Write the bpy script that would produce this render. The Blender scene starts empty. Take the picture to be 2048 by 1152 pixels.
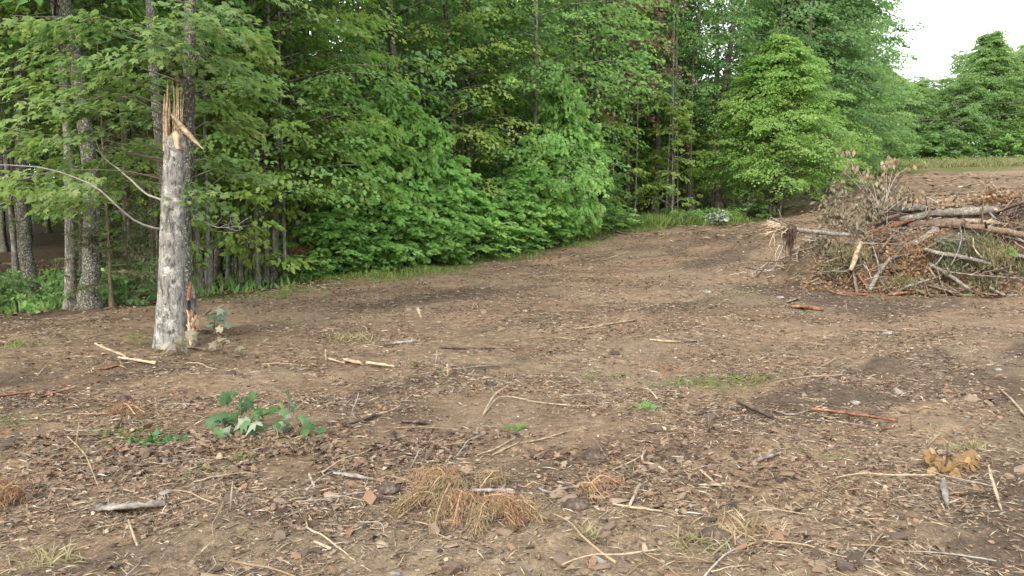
import bpy, math, random
import numpy as np
from mathutils import Vector, Matrix

S = bpy.context.scene
COL = S.collection
rad = math.radians
# ------------------------------------------------------------------ camera
FPX = 1650.0                       # focal length in pixels of a 2048 px wide frame
PITCH = rad(6.1)
CAMZ = 1.6
cam_d = bpy.data.cameras.new("camera")
cam_d.sensor_width = 36.0
cam_d.lens = FPX / 2048 * 36
cam_d.clip_start = 0.05
cam_d.clip_end = 1500
cam = bpy.data.objects.new("camera", cam_d)
cam.location = (0, 0, CAMZ)
cam.rotation_euler = (math.pi / 2 - PITCH, 0, 0)
COL.objects.link(cam)
S.camera = cam
# ------------------------------------------------------------------ sky and light (bright overcast)
W = bpy.data.worlds.new("World")
S.world = W
W.use_nodes = True
nt = W.node_tree
nt.nodes.clear()
SUN_EL, SUN_AZ = rad(30), rad(205)        # sun behind the camera, to the left, veiled by cloud
sky = nt.nodes.new("ShaderNodeTexSky")
sky.sky_type = 'NISHITA'
sky.sun_disc = False
sky.sun_elevation = SUN_EL
sky.sun_rotation = SUN_AZ
sky.air_density = 1.0
sky.dust_density = 4.0
bg1 = nt.nodes.new("ShaderNodeBackground")
bg1.inputs[1].default_value = 0.05
bg2 = nt.nodes.new("ShaderNodeBackground")   # the even cloud deck
bg2.inputs[0].default_value = (0.98, 0.985, 0.98, 1)
bg2.inputs[1].default_value = 0.86
add = nt.nodes.new("ShaderNodeAddShader")
wo = nt.nodes.new("ShaderNodeOutputWorld")
nt.links.new(sky.outputs[0], bg1.inputs[0])
nt.links.new(bg1.outputs[0], add.inputs[0])
nt.links.new(bg2.outputs[0], add.inputs[1])
nt.links.new(add.outputs[0], wo.inputs[0])
sd = bpy.data.lights.new("sun", 'SUN')
sd.energy = 1.5
sd.angle = rad(11)
sd.color = (1.0, 0.95, 0.87)
so = bpy.data.objects.new("sun", sd)
sdir = Vector((math.sin(SUN_AZ) * math.cos(SUN_EL), math.cos(SUN_AZ) * math.cos(SUN_EL), math.sin(SUN_EL)))
so.rotation_euler = sdir.to_track_quat('Z', 'Y').to_euler()
so.location = (0, -5, 20)
COL.objects.link(so)
S.view_settings.view_transform = 'Standard'
S.view_settings.look = 'None'
S.view_settings.gamma = 1
S.view_settings.use_curve_mapping = False
S.view_settings.exposure = 1.5
S.render.engine = 'CYCLES'
S.cycles.max_bounces = 8
S.cycles.diffuse_bounces = 5
S.cycles.transmission_bounces = 4
S.cycles.transparent_max_bounces = 4
S.cycles.caustics_reflective = False
S.cycles.caustics_refractive = False

# ------------------------------------------------------------------ helpers
RNG = np.random.default_rng(7)
random.seed(7)


def tag(o, label=None, cat=None, group=None, kind=None):
    if label: o["label"] = label
    if cat: o["category"] = cat
    if group: o["group"] = group
    if kind: o["kind"] = kind
    return o


def at(px, py, D):
    """point at depth y = D seen at a pixel of the 2048 x 1152 photograph"""
    u = (px - 1024) / FPX
    v = -(py - 576) / FPX
    dx = u
    dy = math.cos(PITCH) + v * math.sin(PITCH)
    dz = -math.sin(PITCH) + v * math.cos(PITCH)
    s = D / dy
    return np.array([dx * s, D, CAMZ + dz * s])


def px_of(x, y):
    return 1024 + FPX * x / np.maximum(y * 1.0, 0.5)


def hash2(ix, iy, seed):
    h = (ix.astype(np.int64) * 374761393 + iy.astype(np.int64) * 668265263 + seed * 1442695041) & 0xFFFFFFFF
    h = ((h ^ (h >> 13)) * 1274126177) & 0xFFFFFFFF
    h = h ^ (h >> 16)
    return (h & 0xFFFF) / 65535.0


def vnoise(x, y, seed=0):
    ix = np.floor(x); iy = np.floor(y)
    fx = x - ix; fy = y - iy
    fx = fx * fx * (3 - 2 * fx); fy = fy * fy * (3 - 2 * fy)
    a = hash2(ix, iy, seed); b = hash2(ix + 1, iy, seed)
    c = hash2(ix, iy + 1, seed); d = hash2(ix + 1, iy + 1, seed)
    return (a * (1 - fx) + b * fx) * (1 - fy) + (c * (1 - fx) + d * fx) * fy


def fbm(x, y, seed=0, octv=4):
    s = np.zeros_like(x); a = 0.5; t = 0
    for k in range(octv):
        s += a * vnoise(x * 2 ** k + 17.3 * k, y * 2 ** k - 9.1 * k, seed + k)
        t += a; a *= 0.5
    return s / t


# terrain control points: world x, y, z
CP = [(0, 0, 0), (-10, 0, -.1), (10, 0, .1), (0, -15, 0), (-30, -10, -.3), (30, -10, .3), (0, 4, 0), (-3, 5, 0), (4, 5, .03),
      (-20, 45, 0), (-30, 20, -.4), (-9, 20, -.25), (-60, 60, .5), (60, 60, 4.6), (40, 30, 2.2), (20, 12, .5), (0, 120, 6), (-100, 120, 3), (100, 120, 6.5),
      (0, 300, 7), (-250, 250, 6), (250, 250, 8), (-250, -200, 0), (250, -200, 0), (0, -250, 0)]
for (px, py, D) in [(350, 690, 9), (0, 632, 12), (500, 590, 14.2), (640, 562, 16.3), (1024, 512, 21), (1250, 460, 26.5), (1530, 444, 30.5),
                    (1650, 398, 38), (1720, 360, 52), (2048, 350, 52), (1880, 353, 52), (1780, 325, 68), (2048, 322, 66), (1750, 600, 13.5),
                    (2048, 600, 13.7), (1600, 520, 19), (1300, 560, 15.8), (1400, 500, 21.5), (1024, 600, 13.1), (1024, 700, 8.8),
                    (1300, 388, 38), (1050, 400, 40), (1950, 395, 30), (1750, 400, 28)]:
    CP.append(tuple(at(px, py, D)))
CP.append((-3, 30, .5))
CP = np.array(CP)


def _phi(r2):
    return 0.5 * r2 * np.log(r2 + 1e-9)


_n = len(CP)
_d2 = ((CP[:, None, :2] - CP[None, :, :2]) ** 2).sum(-1)
_A = np.zeros((_n + 3, _n + 3))
_A[:_n, :_n] = _phi(_d2) + np.eye(_n) * .25
_A[:_n, _n] = 1; _A[:_n, _n + 1:] = CP[:, :2]
_A[_n, :_n] = 1; _A[_n + 1:, :_n] = CP[:, :2].T
_w = np.linalg.solve(_A, np.concatenate([CP[:, 2], np.zeros(3)]))


def base_h(x, y):
    out = np.full(x.shape, _w[_n]) + _w[_n + 1] * x + _w[_n + 2] * y
    for i in range(_n):
        out += _w[i] * _phi((x - CP[i, 0]) ** 2 + (y - CP[i, 1]) ** 2)
    return out


MC = (9.3, 16.3); MA = (4.2, 2.0)


def mound(x, y):
    q = ((x - MC[0]) / MA[0]) ** 2 + ((y - MC[1]) / MA[1]) ** 2
    n = fbm(x * 1.3, y * 1.3, 40, 3)
    m = np.clip(1.12 - q + (n - .5) * 0.9, 0, 1)
    return 1.2 * (m * m * (3 - 2 * m)) ** 0.75 * (0.75 + 0.5 * n)


EPX = [-900, 0, 165, 500, 640, 830, 1024, 1250, 1500, 1650, 1780, 2048, 2600]
EDD = [9.5, 12.2, 12.6, 14.7, 16.5, 18.8, 21.8, 27, 30.8, 38, 66, 67, 68]


def edge_s(x, y):
    """signed distance-like value: > 0 inside the woods"""
    p = px_of(x, y)
    s = y - np.interp(p, EPX, EDD)
    return np.where(y < 3, -10.0, s)


def height(x, y, fine=True):
    x = np.asarray(x, float); y = np.asarray(y, float)
    h = base_h(x, y) + mound(x, y)
    r = np.hypot(x, y)
    k = np.clip(1.3 - r / 60, .0, 1)
    u = x * .68 + y * .73; v = -x * .73 + y * .68
    h = h + k * 0.20 * (fbm(u * .10, v * 1.1, 5, 4) - .5)
    h = h + k * 0.10 * (fbm(x * 1.1, y * 1.1, 11, 3) - .5)
    if fine:
        h = h + k * 0.05 * (fbm(x * 5, y * 5, 21, 3) - .5)
        h = h + np.clip(1 - r / 15, 0, 1) * 0.028 * (fbm(x * 22, y * 22, 31, 2) - .5)
    return h


def hz(x, y):
    return float(height(np.array([x]), np.array([y]))[0])


_SS = np.concatenate([np.arange(2.0, 25, .03), np.arange(25, 110, .2)])


def gnd(px, py):
    """where the ray through a photo pixel meets the ground"""
    a = at(px, py, 1.0) - np.array([0, 0, CAMZ])
    X = a[0] * _SS; Y = _SS; Z = CAMZ + a[2] * _SS
    d = Z - height(X, Y, False)
    i = np.argmax(d < 0)
    if d[i] >= 0: i = len(_SS) - 1
    x, y = X[i], Y[i]
    return np.array([x, y, hz(x, y)])


# ------------------------------------------------------------------ mesh helpers
def mesh_np(name, V, F, mats, midx=None, col=None, smooth=True):
    me = bpy.data.meshes.new(name)
    V = np.asarray(V, np.float32); 
    if isinstance(F, (list, tuple)):
        F = [np.asarray(f, np.int32) for f in F if len(f)]
    else:
        F = [np.asarray(F, np.int32)]
    nl = sum(f.size for f in F); npoly = sum(len(f) for f in F)
    me.vertices.add(len(V)); me.vertices.foreach_set("co", V.ravel())
    me.loops.add(nl); me.loops.foreach_set("vertex_index", np.concatenate([f.ravel() for f in F]))
    me.polygons.add(npoly)
    tot = np.concatenate([np.full(len(f), f.shape[1], np.int32) for f in F])
    st = np.concatenate([[0], np.cumsum(tot)[:-1]]).astype(np.int32)
    me.polygons.foreach_set("loop_start", st); me.polygons.foreach_set("loop_total", tot)
    if smooth: me.polygons.foreach_set("use_smooth", np.ones(npoly, bool))
    for m in (mats if isinstance(mats, (list, tuple)) else [mats]): me.materials.append(m)
    if midx is not None: me.polygons.foreach_set("material_index", np.asarray(midx, np.int32))
    if col is not None:
        c = np.ones((len(V), 4), np.float32); c[:, :3] = col
        at_ = me.color_attributes.new("col", 'FLOAT_COLOR', 'POINT')
        at_.data.foreach_set("color", c.ravel())
    me.update(calc_edges=True)
    return me


def link(name, data, parent=None, loc=None):
    o = bpy.data.objects.new(name, data)
    COL.objects.link(o)
    if parent is not None: o.parent = parent
    if loc is not None: o.location = [float(a) for a in loc]
    return o


def tube(pts, rr, sides=8, rough=0.0, seed=0, cap=True, flute=0.0):
    pts = np.asarray(pts, float); n = len(pts)
    rr = np.broadcast_to(np.asarray(rr, float), (n,))
    T = np.gradient(pts, axis=0); T /= np.linalg.norm(T, axis=1)[:, None] + 1e-9
    ref = np.array([0, 0, 1.0]) if abs(T[:, 2]).mean() < .8 else np.array([0, 1.0, 0])
    A = np.cross(ref, T); A /= np.linalg.norm(A, axis=1)[:, None] + 1e-9
    B = np.cross(T, A)
    th = np.linspace(0, 2 * np.pi, sides, endpoint=False)
    g = np.random.default_rng(seed)
    R = rr[:, None] * (1 + rough * (g.random((n, sides)) - .5) + flute * np.sin(th * 3 + 1)[None])
    V = pts[:, None] + R[..., None] * (np.cos(th)[None, :, None] * A[:, None] + np.sin(th)[None, :, None] * B[:, None])
    V = V.reshape(-1, 3)
    i = np.arange(n - 1)[:, None] * sides; j = np.arange(sides)[None]
    j2 = (j + 1) % sides
    F = np.stack([i + j, i + j2, i + sides + j2, i + sides + j], -1).reshape(-1, 4)
    if cap:
        V = np.concatenate([V, pts[:1], pts[-1:]])
        a = n * sides
        c0 = np.stack([np.full(sides, a), j2[0], j[0], np.full(sides, a)], -1)
        c1 = np.stack([np.full(sides, a + 1), (n - 1) * sides + j[0], (n - 1) * sides + j2[0], np.full(sides, a + 1)], -1)
        tri = np.concatenate([c0[:, :3], c1[:, :3]])
        return V, F, tri
    return V, F, np.zeros((0, 3), int)


class MB:
    """collects pieces of mesh, links them as one mesh object"""
    def __init__(s): s.V = []; s.Q = []; s.T = []; s.C = []; s.n = 0; s.mq = []; s.mt = []
    def put(s, V, Q=None, T=None, col=(1, 1, 1), m=0):
        V = np.asarray(V, float)
        s.V.append(V)
        if Q is not None and len(Q): s.Q.append(np.asarray(Q) + s.n); s.mq.append(np.full(len(Q), m))
        if T is not None and len(T): s.T.append(np.asarray(T) + s.n); s.mt.append(np.full(len(T), m))
        c = np.asarray(col, float)
        s.C.append(np.broadcast_to(c, (len(V), 3)) if c.ndim == 1 else c)
        s.n += len(V)
    def tube(s, pts, rr, sides=6, rough=0.1, seed=0, col=(1, 1, 1), m=0, flute=0.0):
        V, F, T = tube(pts, rr, sides, rough, seed, True, flute)
        s.put(V, F, T, col, m)
    def mesh(s, name, mats, smooth=True):
        Fs = []; mi = []
        if s.Q: Fs.append(np.concatenate(s.Q)); mi.append(np.concatenate(s.mq))
        if s.T: Fs.append(np.concatenate(s.T)); mi.append(np.concatenate(s.mt))
        return mesh_np(name, np.concatenate(s.V), Fs, mats, np.concatenate(mi), np.concatenate(s.C), smooth)
    def build(s, name, mats, parent=None, loc=None, smooth=True):
        return link(name, s.mesh(name, mats, smooth), parent, loc)


def curve_pts(ctrl, n=12, wob=0.0, seed=0):
    """smooth polyline through control points"""
    c = np.asarray(ctrl, float)
    t = np.linspace(0, len(c) - 1, n)
    if len(c) == 2:
        P = c[0] + (c[1] - c[0]) * t[:, None]
    else:
        cc = np.concatenate([2 * c[:1] - c[1:2], c, 2 * c[-1:] - c[-2:-1]])
        i = np.clip(t.astype(int), 0, len(c) - 2); f = (t - i)[:, None]
        p0, p1, p2, p3 = cc[i], cc[i + 1], cc[i + 2], cc[i + 3]
        P = .5 * (2 * p1 + (p2 - p0) * f + (2 * p0 - 5 * p1 + 4 * p2 - p3) * f ** 2 + (3 * p1 - p0 - 3 * p2 + p3) * f ** 3)
    if wob:
        g = np.random.default_rng(seed)
        P[1:-1] += (g.random((n - 2, 3)) - .5) * wob
    return P


# leaf outlines: unit length along +x, face +z
KITE = (np.array([[0, 0, 0], [.45, -.34, .07], [1, 0, -.10], [.45, .34, .07]]), np.array([[0, 1, 2], [0, 2, 3]]))
NARROW = (np.array([[0, 0, 0], [.5, -.06, 0], [1, 0, -.06], [.5, .06, .02]]), np.array([[0, 1, 2], [0, 2, 3]]))
BLADE = (np.array([[0, -.03, 0], [0, .03, 0], [.5, .03, .03], [.5, -.03, .03], [1, 0, -.12]]), np.array([[0, 3, 2], [0, 2, 1], [3, 4, 2]]))
_o = [(0, 0, 0), (.12, -.42, -.06), (.36, -.26, .02), (.66, -.50, -.08), (.68, -.18, .02), (1.02, 0, -.12), (.68, .18, .02), (.66, .50, -.08), (.36, .26, .02), (.12, .42, -.06)]
LOBED = (np.array([(.38, 0, .03)] + _o), np.array([[0, 1 + i, 1 + (i + 1) % 10] for i in range(10)]))
_o = [(0, 0, 0), (.2, -.46, -.04), (.6, -.28, .03), (1.0, -.34, -.1), (1.0, .34, -.1), (.6, .28, .03), (.2, .46, -.04)]
TULIP = (np.array([(.4, 0, .03)] + _o), np.array([[0, 1 + i, 1 + (i + 1) % 7] for i in range(7)]))

CHIP = (np.array([[0, -.5, 0], [1, -.35, 0], [1, .4, .0], [0, .5, 0], [.1, -.3, .22], [.9, -.2, .25], [.9, .2, .22], [.1, .3, .24]]),
        np.array([[4, 5, 6], [4, 6, 7], [0, 1, 5], [0, 5, 4], [1, 2, 6], [1, 6, 5], [2, 3, 7], [2, 7, 6], [3, 0, 4], [3, 4, 7]]))
CURL = (np.array([[0, 0, 0], [.3, -.36, .16], [.45, 0, -.02], [.35, .38, .12], [.8, -.26, .14], [.8, .2, .2], [1.1, 0, .1]]),
        np.array([[0, 1, 2], [0, 2, 3], [1, 4, 2], [2, 5, 3], [4, 6, 2], [2, 6, 5]]))
_STRAW_UNUSED = (np.array([[0, -.5, 0], [0, .5, 0], [1, .5, 0], [1, -.5, 0], [.5, 0, .6]]) * [1, 1, 1], np.array([[0, 3, 4], [1, 4, 2], [0, 4, 1], [3, 2, 4]]))


def place(P, dirs, ups, size, tmpl, wid=1.0):
    """many copies of a small template; returns V, T and the number of vertices in one copy"""
    X = dirs / (np.linalg.norm(dirs, axis=1)[:, None] + 1e-9)
    Y = np.cross(ups, X); Y /= np.linalg.norm(Y, axis=1)[:, None] + 1e-9
    Z = np.cross(X, Y)
    t = tmpl[0]; n = len(P); k = len(t)
    size = np.broadcast_to(np.asarray(size, float), (n,))
    wid = np.broadcast_to(np.asarray(wid, float), (n,))
    V = P[:, None] + size[:, None, None] * (t[None, :, 0, None] * X[:, None] + wid[:, None, None] * t[None, :, 1, None] * Y[:, None] + t[None, :, 2, None] * Z[:, None])
    F = (np.arange(n)[:, None, None] * k + tmpl[1][None]).reshape(-1, tmpl[1].shape[1])
    return V.reshape(-1, 3), F, k


# ------------------------------------------------------------------ materials
def nodes(name):
    m = bpy.data.materials.new(name); m.use_nodes = True
    t = m.node_tree; t.nodes.clear()
    return m, t


def N(t, kind, **kw):
    n = t.nodes.new("ShaderNode" + kind)
    for k, v in kw.items():
        if k.startswith("i_"):
            key = k[2:]
            n.inputs[int(key) if key.isdigit() else key].default_value = v
        else: setattr(n, k, v)
    return n


def L(t, a, b): t.links.new(a, b)


def ramp(t, fac, stops):
    r = N(t, "ValToRGB"); e = r.color_ramp.elements
    while len(e) > 1: e.remove(e[0])
    e[0].position = stops[0][0]; e[0].color = (*stops[0][1], 1)
    for p, c in stops[1:]:
        q = e.new(p); q.color = (*c, 1)
    L(t, fac, r.inputs[0])
    return r.outputs[0]


def mix(t, fac, a, b, mode='MIX'):
    m = N(t, "MixRGB", blend_type=mode)
    for i, v in ((0, fac), (1, a), (2, b)):
        if hasattr(v, "links") or hasattr(v, "is_linked"): L(t, v, m.inputs[i])
        elif isinstance(v, (int, float)): m.inputs[i].default_value = v
        else: m.inputs[i].default_value = (*v, 1)
    return m.outputs[0]


def leaf_mat(name, dark, mid, light, rough=.5, trans=.48, spec=.28):
    """per-leaf tone from the 'col' attribute, per-tree tone from the object"""
    m, t = nodes(name)
    a = N(t, "Attribute", attribute_name="col")
    sp = N(t, "SeparateColor"); L(t, a.outputs[0], sp.inputs[0])
    oi = N(t, "ObjectInfo")
    f = N(t, "Math", operation='MULTIPLY_ADD'); L(t, oi.outputs["Random"], f.inputs[0]); f.inputs[1].default_value = .35
    L(t, sp.outputs[0], f.inputs[2])
    f2 = N(t, "Math", operation='SUBTRACT'); L(t, f.outputs[0], f2.inputs[0]); f2.inputs[1].default_value = .17
    c = ramp(t, f2.outputs[0], [(0, dark), (.5, mid), (1, light)])
    hs = N(t, "HueSaturation"); L(t, c, hs.inputs["Color"])
    mr = N(t, "MapRange"); L(t, sp.outputs[1], mr.inputs[0]); mr.inputs[3].default_value = .475; mr.inputs[4].default_value = .52
    L(t, mr.outputs[0], hs.inputs["Hue"])
    b = N(t, "BsdfPrincipled"); b.inputs["Roughness"].default_value = rough; b.inputs["Specular IOR Level"].default_value = spec
    L(t, hs.outputs[0], b.inputs["Base Color"])
    tr = N(t, "BsdfTranslucent")
    tc = mix(t, 1.0, hs.outputs[0], (1.75, 1.8, 1.35), 'MULTIPLY'); L(t, tc, tr.inputs[0])
    ms = N(t, "MixShader"); ms.inputs[0].default_value = trans
    L(t, b.outputs[0], ms.inputs[1]); L(t, tr.outputs[0], ms.inputs[2])
    o = N(t, "OutputMaterial"); L(t, ms.outputs[0], o.inputs[0])
    return m


def attr_mat(name, rough=.85, noise=18.0, amt=.35, trans=0.0):
    """the piece's own colour from the 'col' attribute, broken up by a grain"""
    m, t = nodes(name)
    a = N(t, "Attribute", attribute_name="col")
    tc = N(t, "TexCoord")
    n = N(t, "TexNoise"); n.inputs["Scale"].default_value = noise; n.inputs["Detail"].default_value = 5
    L(t, tc.outputs["Object"], n.inputs["Vector"])
    g = ramp(t, n.outputs[0], [(.3, (1 - amt,) * 3), (.7, (1 + amt * .6,) * 3)])
    c = mix(t, 1.0, a.outputs[0], g, 'MULTIPLY'); c = mix(t, 1.0, c, (.86, .86, .86), 'MULTIPLY')
    b = N(t, "BsdfPrincipled"); b.inputs["Roughness"].default_value = rough; b.inputs["Specular IOR Level"].default_value = .2
    L(t, c, b.inputs["Base Color"])
    o = N(t, "OutputMaterial")
    if trans:
        tr = N(t, "BsdfTranslucent"); L(t, c, tr.inputs[0])
        ms = N(t, "MixShader"); ms.inputs[0].default_value = trans
        L(t, b.outputs[0], ms.inputs[1]); L(t, tr.outputs[0], ms.inputs[2]); L(t, ms.outputs[0], o.inputs[0])
    else: L(t, b.outputs[0], o.inputs[0])
    return m


def bark_mat(name, base, dark, pale, lichen=None, pale_amt=.5, scale=1.0, bump=.5, lich_amt=.45, crack=.5):
    m, t = nodes(name)
    tc = N(t, "TexCoord")
    oi = N(t, "ObjectInfo")
    ofs = N(t, "VectorMath", operation='MULTIPLY_ADD'); L(t, oi.outputs["Random"], ofs.inputs[0]); ofs.inputs[1].default_value = (37, 11, 53)
    L(t, tc.outputs["Object"], ofs.inputs[2])
    st = N(t, "Mapping"); st.inputs["Scale"].default_value = (1, 1, .28); L(t, ofs.outputs[0], st.inputs[0])
    n1 = N(t, "TexNoise"); n1.inputs["Scale"].default_value = 36 * scale; n1.inputs["Detail"].default_value = 6; n1.inputs["Roughness"].default_value = .65; L(t, st.outputs[0], n1.inputs[0])
    n2 = N(t, "TexNoise"); n2.inputs["Scale"].default_value = 9 * scale; n2.inputs["Detail"].default_value = 9; n2.inputs["Roughness"].default_value = .74; L(t, ofs.outputs[0], n2.inputs[0])
    n3 = N(t, "TexNoise"); n3.inputs["Scale"].default_value = 27 * scale; n3.inputs["Detail"].default_value = 4; n3.inputs["Roughness"].default_value = .7
    mp = N(t, "Mapping"); mp.inputs["Location"].default_value = (5, 2, 9); mp.inputs["Scale"].default_value = (1, 1, .7); L(t, ofs.outputs[0], mp.inputs[0]); L(t, mp.outputs[0], n3.inputs[0])
    c = ramp(t, n1.outputs[0], [(.36, dark), (.52, base), (.72, tuple(min(1, b * 1.35) for b in base))])
    pm = ramp(t, n2.outputs[0], [(.60 - .22 * pale_amt, (0, 0, 0)), (.70 - .20 * pale_amt, (1, 1, 1))])
    c = mix(t, pm, c, pale)
    dk = ramp(t, n2.outputs[0], [(.34, (1, 1, 1)), (.42, (0, 0, 0))])
    c = mix(t, dk, c, dark)
    if lichen:
        lm = ramp(t, n3.outputs[0], [(.66 - .25 * lich_amt, (0, 0, 0)), (.69 - .25 * lich_amt, (1, 1, 1))])
        c = mix(t, lm, c, lichen)
    b = N(t, "BsdfPrincipled"); b.inputs["Roughness"].default_value = .9; b.inputs["Specular IOR Level"].default_value = .15
    L(t, c, b.inputs["Base Color"])
    bp = N(t, "Bump"); bp.inputs["Strength"].default_value = bump; bp.inputs["Distance"].default_value = .02
    L(t, n1.outputs[0], bp.inputs["Height"]); L(t, bp.outputs[0], b.inputs["Normal"])
    o = N(t, "OutputMaterial"); L(t, b.outputs[0], o.inputs[0])
    return m


def wood_mat(name, base, dark, light, scale=1.0):
    m, t = nodes(name)
    tc = N(t, "TexCoord")
    n = N(t, "TexNoise"); n.inputs["Scale"].default_value = 14 * scale; n.inputs["Detail"].default_value = 6; n.inputs["Roughness"].default_value = .65
    L(t, tc.outputs["Object"], n.inputs[0])
    w = N(t, "TexNoise"); w.inputs["Scale"].default_value = 60 * scale; w.inputs["Detail"].default_value = 3
    L(t, tc.outputs["Object"], w.inputs[0])
    c = ramp(t, n.outputs[0], [(.33, dark), (.5, base), (.68, light)])
    c2 = ramp(t, w.outputs[0], [(.35, (.72, .72, .72)), (.6, (1.05, 1.05, 1.05))])
    c = mix(t, 1, c, c2, 'MULTIPLY')
    b = N(t, "BsdfPrincipled"); b.inputs["Roughness"].default_value = .8; b.inputs["Specular IOR Level"].default_value = .2
    L(t, c, b.inputs["Base Color"])
    bp = N(t, "Bump"); bp.inputs["Strength"].default_value = .4; bp.inputs["Distance"].default_value = .01
    L(t, w.outputs[0], bp.inputs["Height"]); L(t, bp.outputs[0], b.inputs["Normal"])
    o = N(t, "OutputMaterial"); L(t, b.outputs[0], o.inputs[0])
    return m


M = {}
M['maple'] = leaf_mat("leaf_maple", (0.072, 0.15, 0.048), (0.138, 0.258, 0.078), (0.235, 0.37, 0.115))
M['maple_y'] = leaf_mat("leaf_maple_yellowish", (0.086, 0.148, 0.036), (0.17, 0.26, 0.06), (0.29, 0.37, 0.105))
M['front'] = leaf_mat("leaf_front_maple", (0.07, 0.125, 0.046), (0.138, 0.212, 0.076), (0.265, 0.32, 0.13))
M['oak'] = leaf_mat("leaf_oak", (0.062, 0.128, 0.05), (0.115, 0.212, 0.078), (0.192, 0.3, 0.112))
M['poplar'] = leaf_mat("leaf_tulip_poplar", (0.1, 0.2, 0.06), (0.19, 0.345, 0.1), (0.3, 0.48, 0.155))
M['cone'] = leaf_mat("leaf_open_grown", (0.075, 0.15, 0.04), (0.145, 0.26, 0.068), (0.245, 0.36, 0.105))
M['sprig'] = leaf_mat('leaf_sprig', (0.04, 0.09, 0.036), (0.07, 0.15, 0.055), (0.12, 0.2, 0.09), trans=.25)
M['far'] = leaf_mat("leaf_far", (0.078, 0.15, 0.052), (0.145, 0.245, 0.085), (0.235, 0.345, 0.125))
M['brown'] = leaf_mat("leaf_dead_brown", (0.085, 0.058, 0.038), (0.17, 0.115, 0.075), (0.28, 0.195, 0.125), trans=.25)
M['wilt'] = leaf_mat("leaf_wilted", (0.085, 0.072, 0.045), (0.17, 0.148, 0.1), (0.3, 0.265, 0.19), trans=.2)
M['needle'] = leaf_mat("needle_green", (0.045, 0.06, 0.026), (0.085, 0.1, 0.045), (0.14, 0.155, 0.08), trans=.1)
M['needle_dead'] = leaf_mat("needle_orange", (0.12, 0.062, 0.034), (0.23, 0.135, 0.072), (0.32, 0.22, 0.125), trans=.15)
M['dry_needle'] = leaf_mat('needle_tan', (0.13, 0.09, 0.045), (0.22, 0.165, 0.09), (0.32, 0.255, 0.15), trans=.15)
M['grass'] = leaf_mat("grass_blade", (0.05, 0.09, 0.022), (0.1, 0.15, 0.035), (0.18, 0.215, 0.06), trans=.3)
M['dry'] = leaf_mat("grass_dry", (0.12, 0.11, 0.055), (0.21, 0.19, 0.1), (0.32, 0.29, 0.17), trans=.25)
M['pale'] = leaf_mat("leaf_pale_underside", (0.1, 0.14, 0.09), (0.18, 0.22, 0.155), (0.3, 0.33, 0.26), trans=.15)
M['yellowleaf'] = leaf_mat("leaf_dry_yellow", (0.18, 0.11, 0.045), (0.29, 0.19, 0.08), (0.4, 0.29, 0.15), trans=.25)
M['litter'] = attr_mat("litter", .8, 40, .3)
M['twig'] = attr_mat("twig", .85, 30, .3)
M['bark_dark'] = bark_mat("bark_dark", (.085, .072, .058), (.028, .024, .020), (.20, .19, .17), (.22, .26, .18), .25, 1, .8, .25)
M['bark_grey'] = bark_mat("bark_grey", (.125, .112, .098), (.045, .040, .034), (.24, .235, .22), (.20, .23, .17), .5, 1, .6, .3)
M['bark_pale'] = bark_mat("bark_pale", (.13, .12, .105), (.03, .027, .023), (.30, .295, .27), (.24, .27, .21), .3, 1.2, .7, .3)
M['bark_front'] = bark_mat("bark_silver", (.175, .168, .156), (.050, .046, .041), (.43, .425, .40), (.27, .31, .23), .26, .85, 1.0, .30)
M['bark_lichen'] = bark_mat("bark_lichen", (.075, .066, .056), (.018, .016, .014), (.19, .19, .17), (.24, .28, .21), .28, 1.9, .9, .42)
M['bark_log'] = bark_mat("bark_log", (.175, .152, .128), (.042, .033, .026), (.36, .345, .32), (.24, .28, .21), .32, 1.7, 1.0, .38)
M['bark_brown'] = bark_mat("bark_brown", (.15, .11, .08), (.06, .042, .030), (.25, .195, .145), None, .3, 1.3, .7)
M['wood_new'] = wood_mat("wood_fresh", (.40, .29, .18), (.24, .14, .075), (.54, .43, .30))
M['wood_red'] = wood_mat("wood_rotten_red", (.17, .075, .045), (.06, .028, .018), (.32, .19, .12))
M['wood_grey'] = wood_mat("wood_weathered", (.165, .145, .125), (.06, .05, .042), (.28, .262, .24))
M['wood_tan'] = wood_mat("wood_tan", (.29, .225, .148), (.13, .095, .06), (.43, .355, .26))
M['wood_dark'] = wood_mat("wood_dark", (.07, .05, .04), (.03, .022, .018), (.14, .11, .085))
M['stone'] = wood_mat("stone", (.19, .175, .155), (.11, .10, .085), (.27, .255, .235), .7)
M['wire'] = wood_mat("wire", (.14, .145, .15), (.10, .10, .11), (.2, .2, .21))


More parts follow.
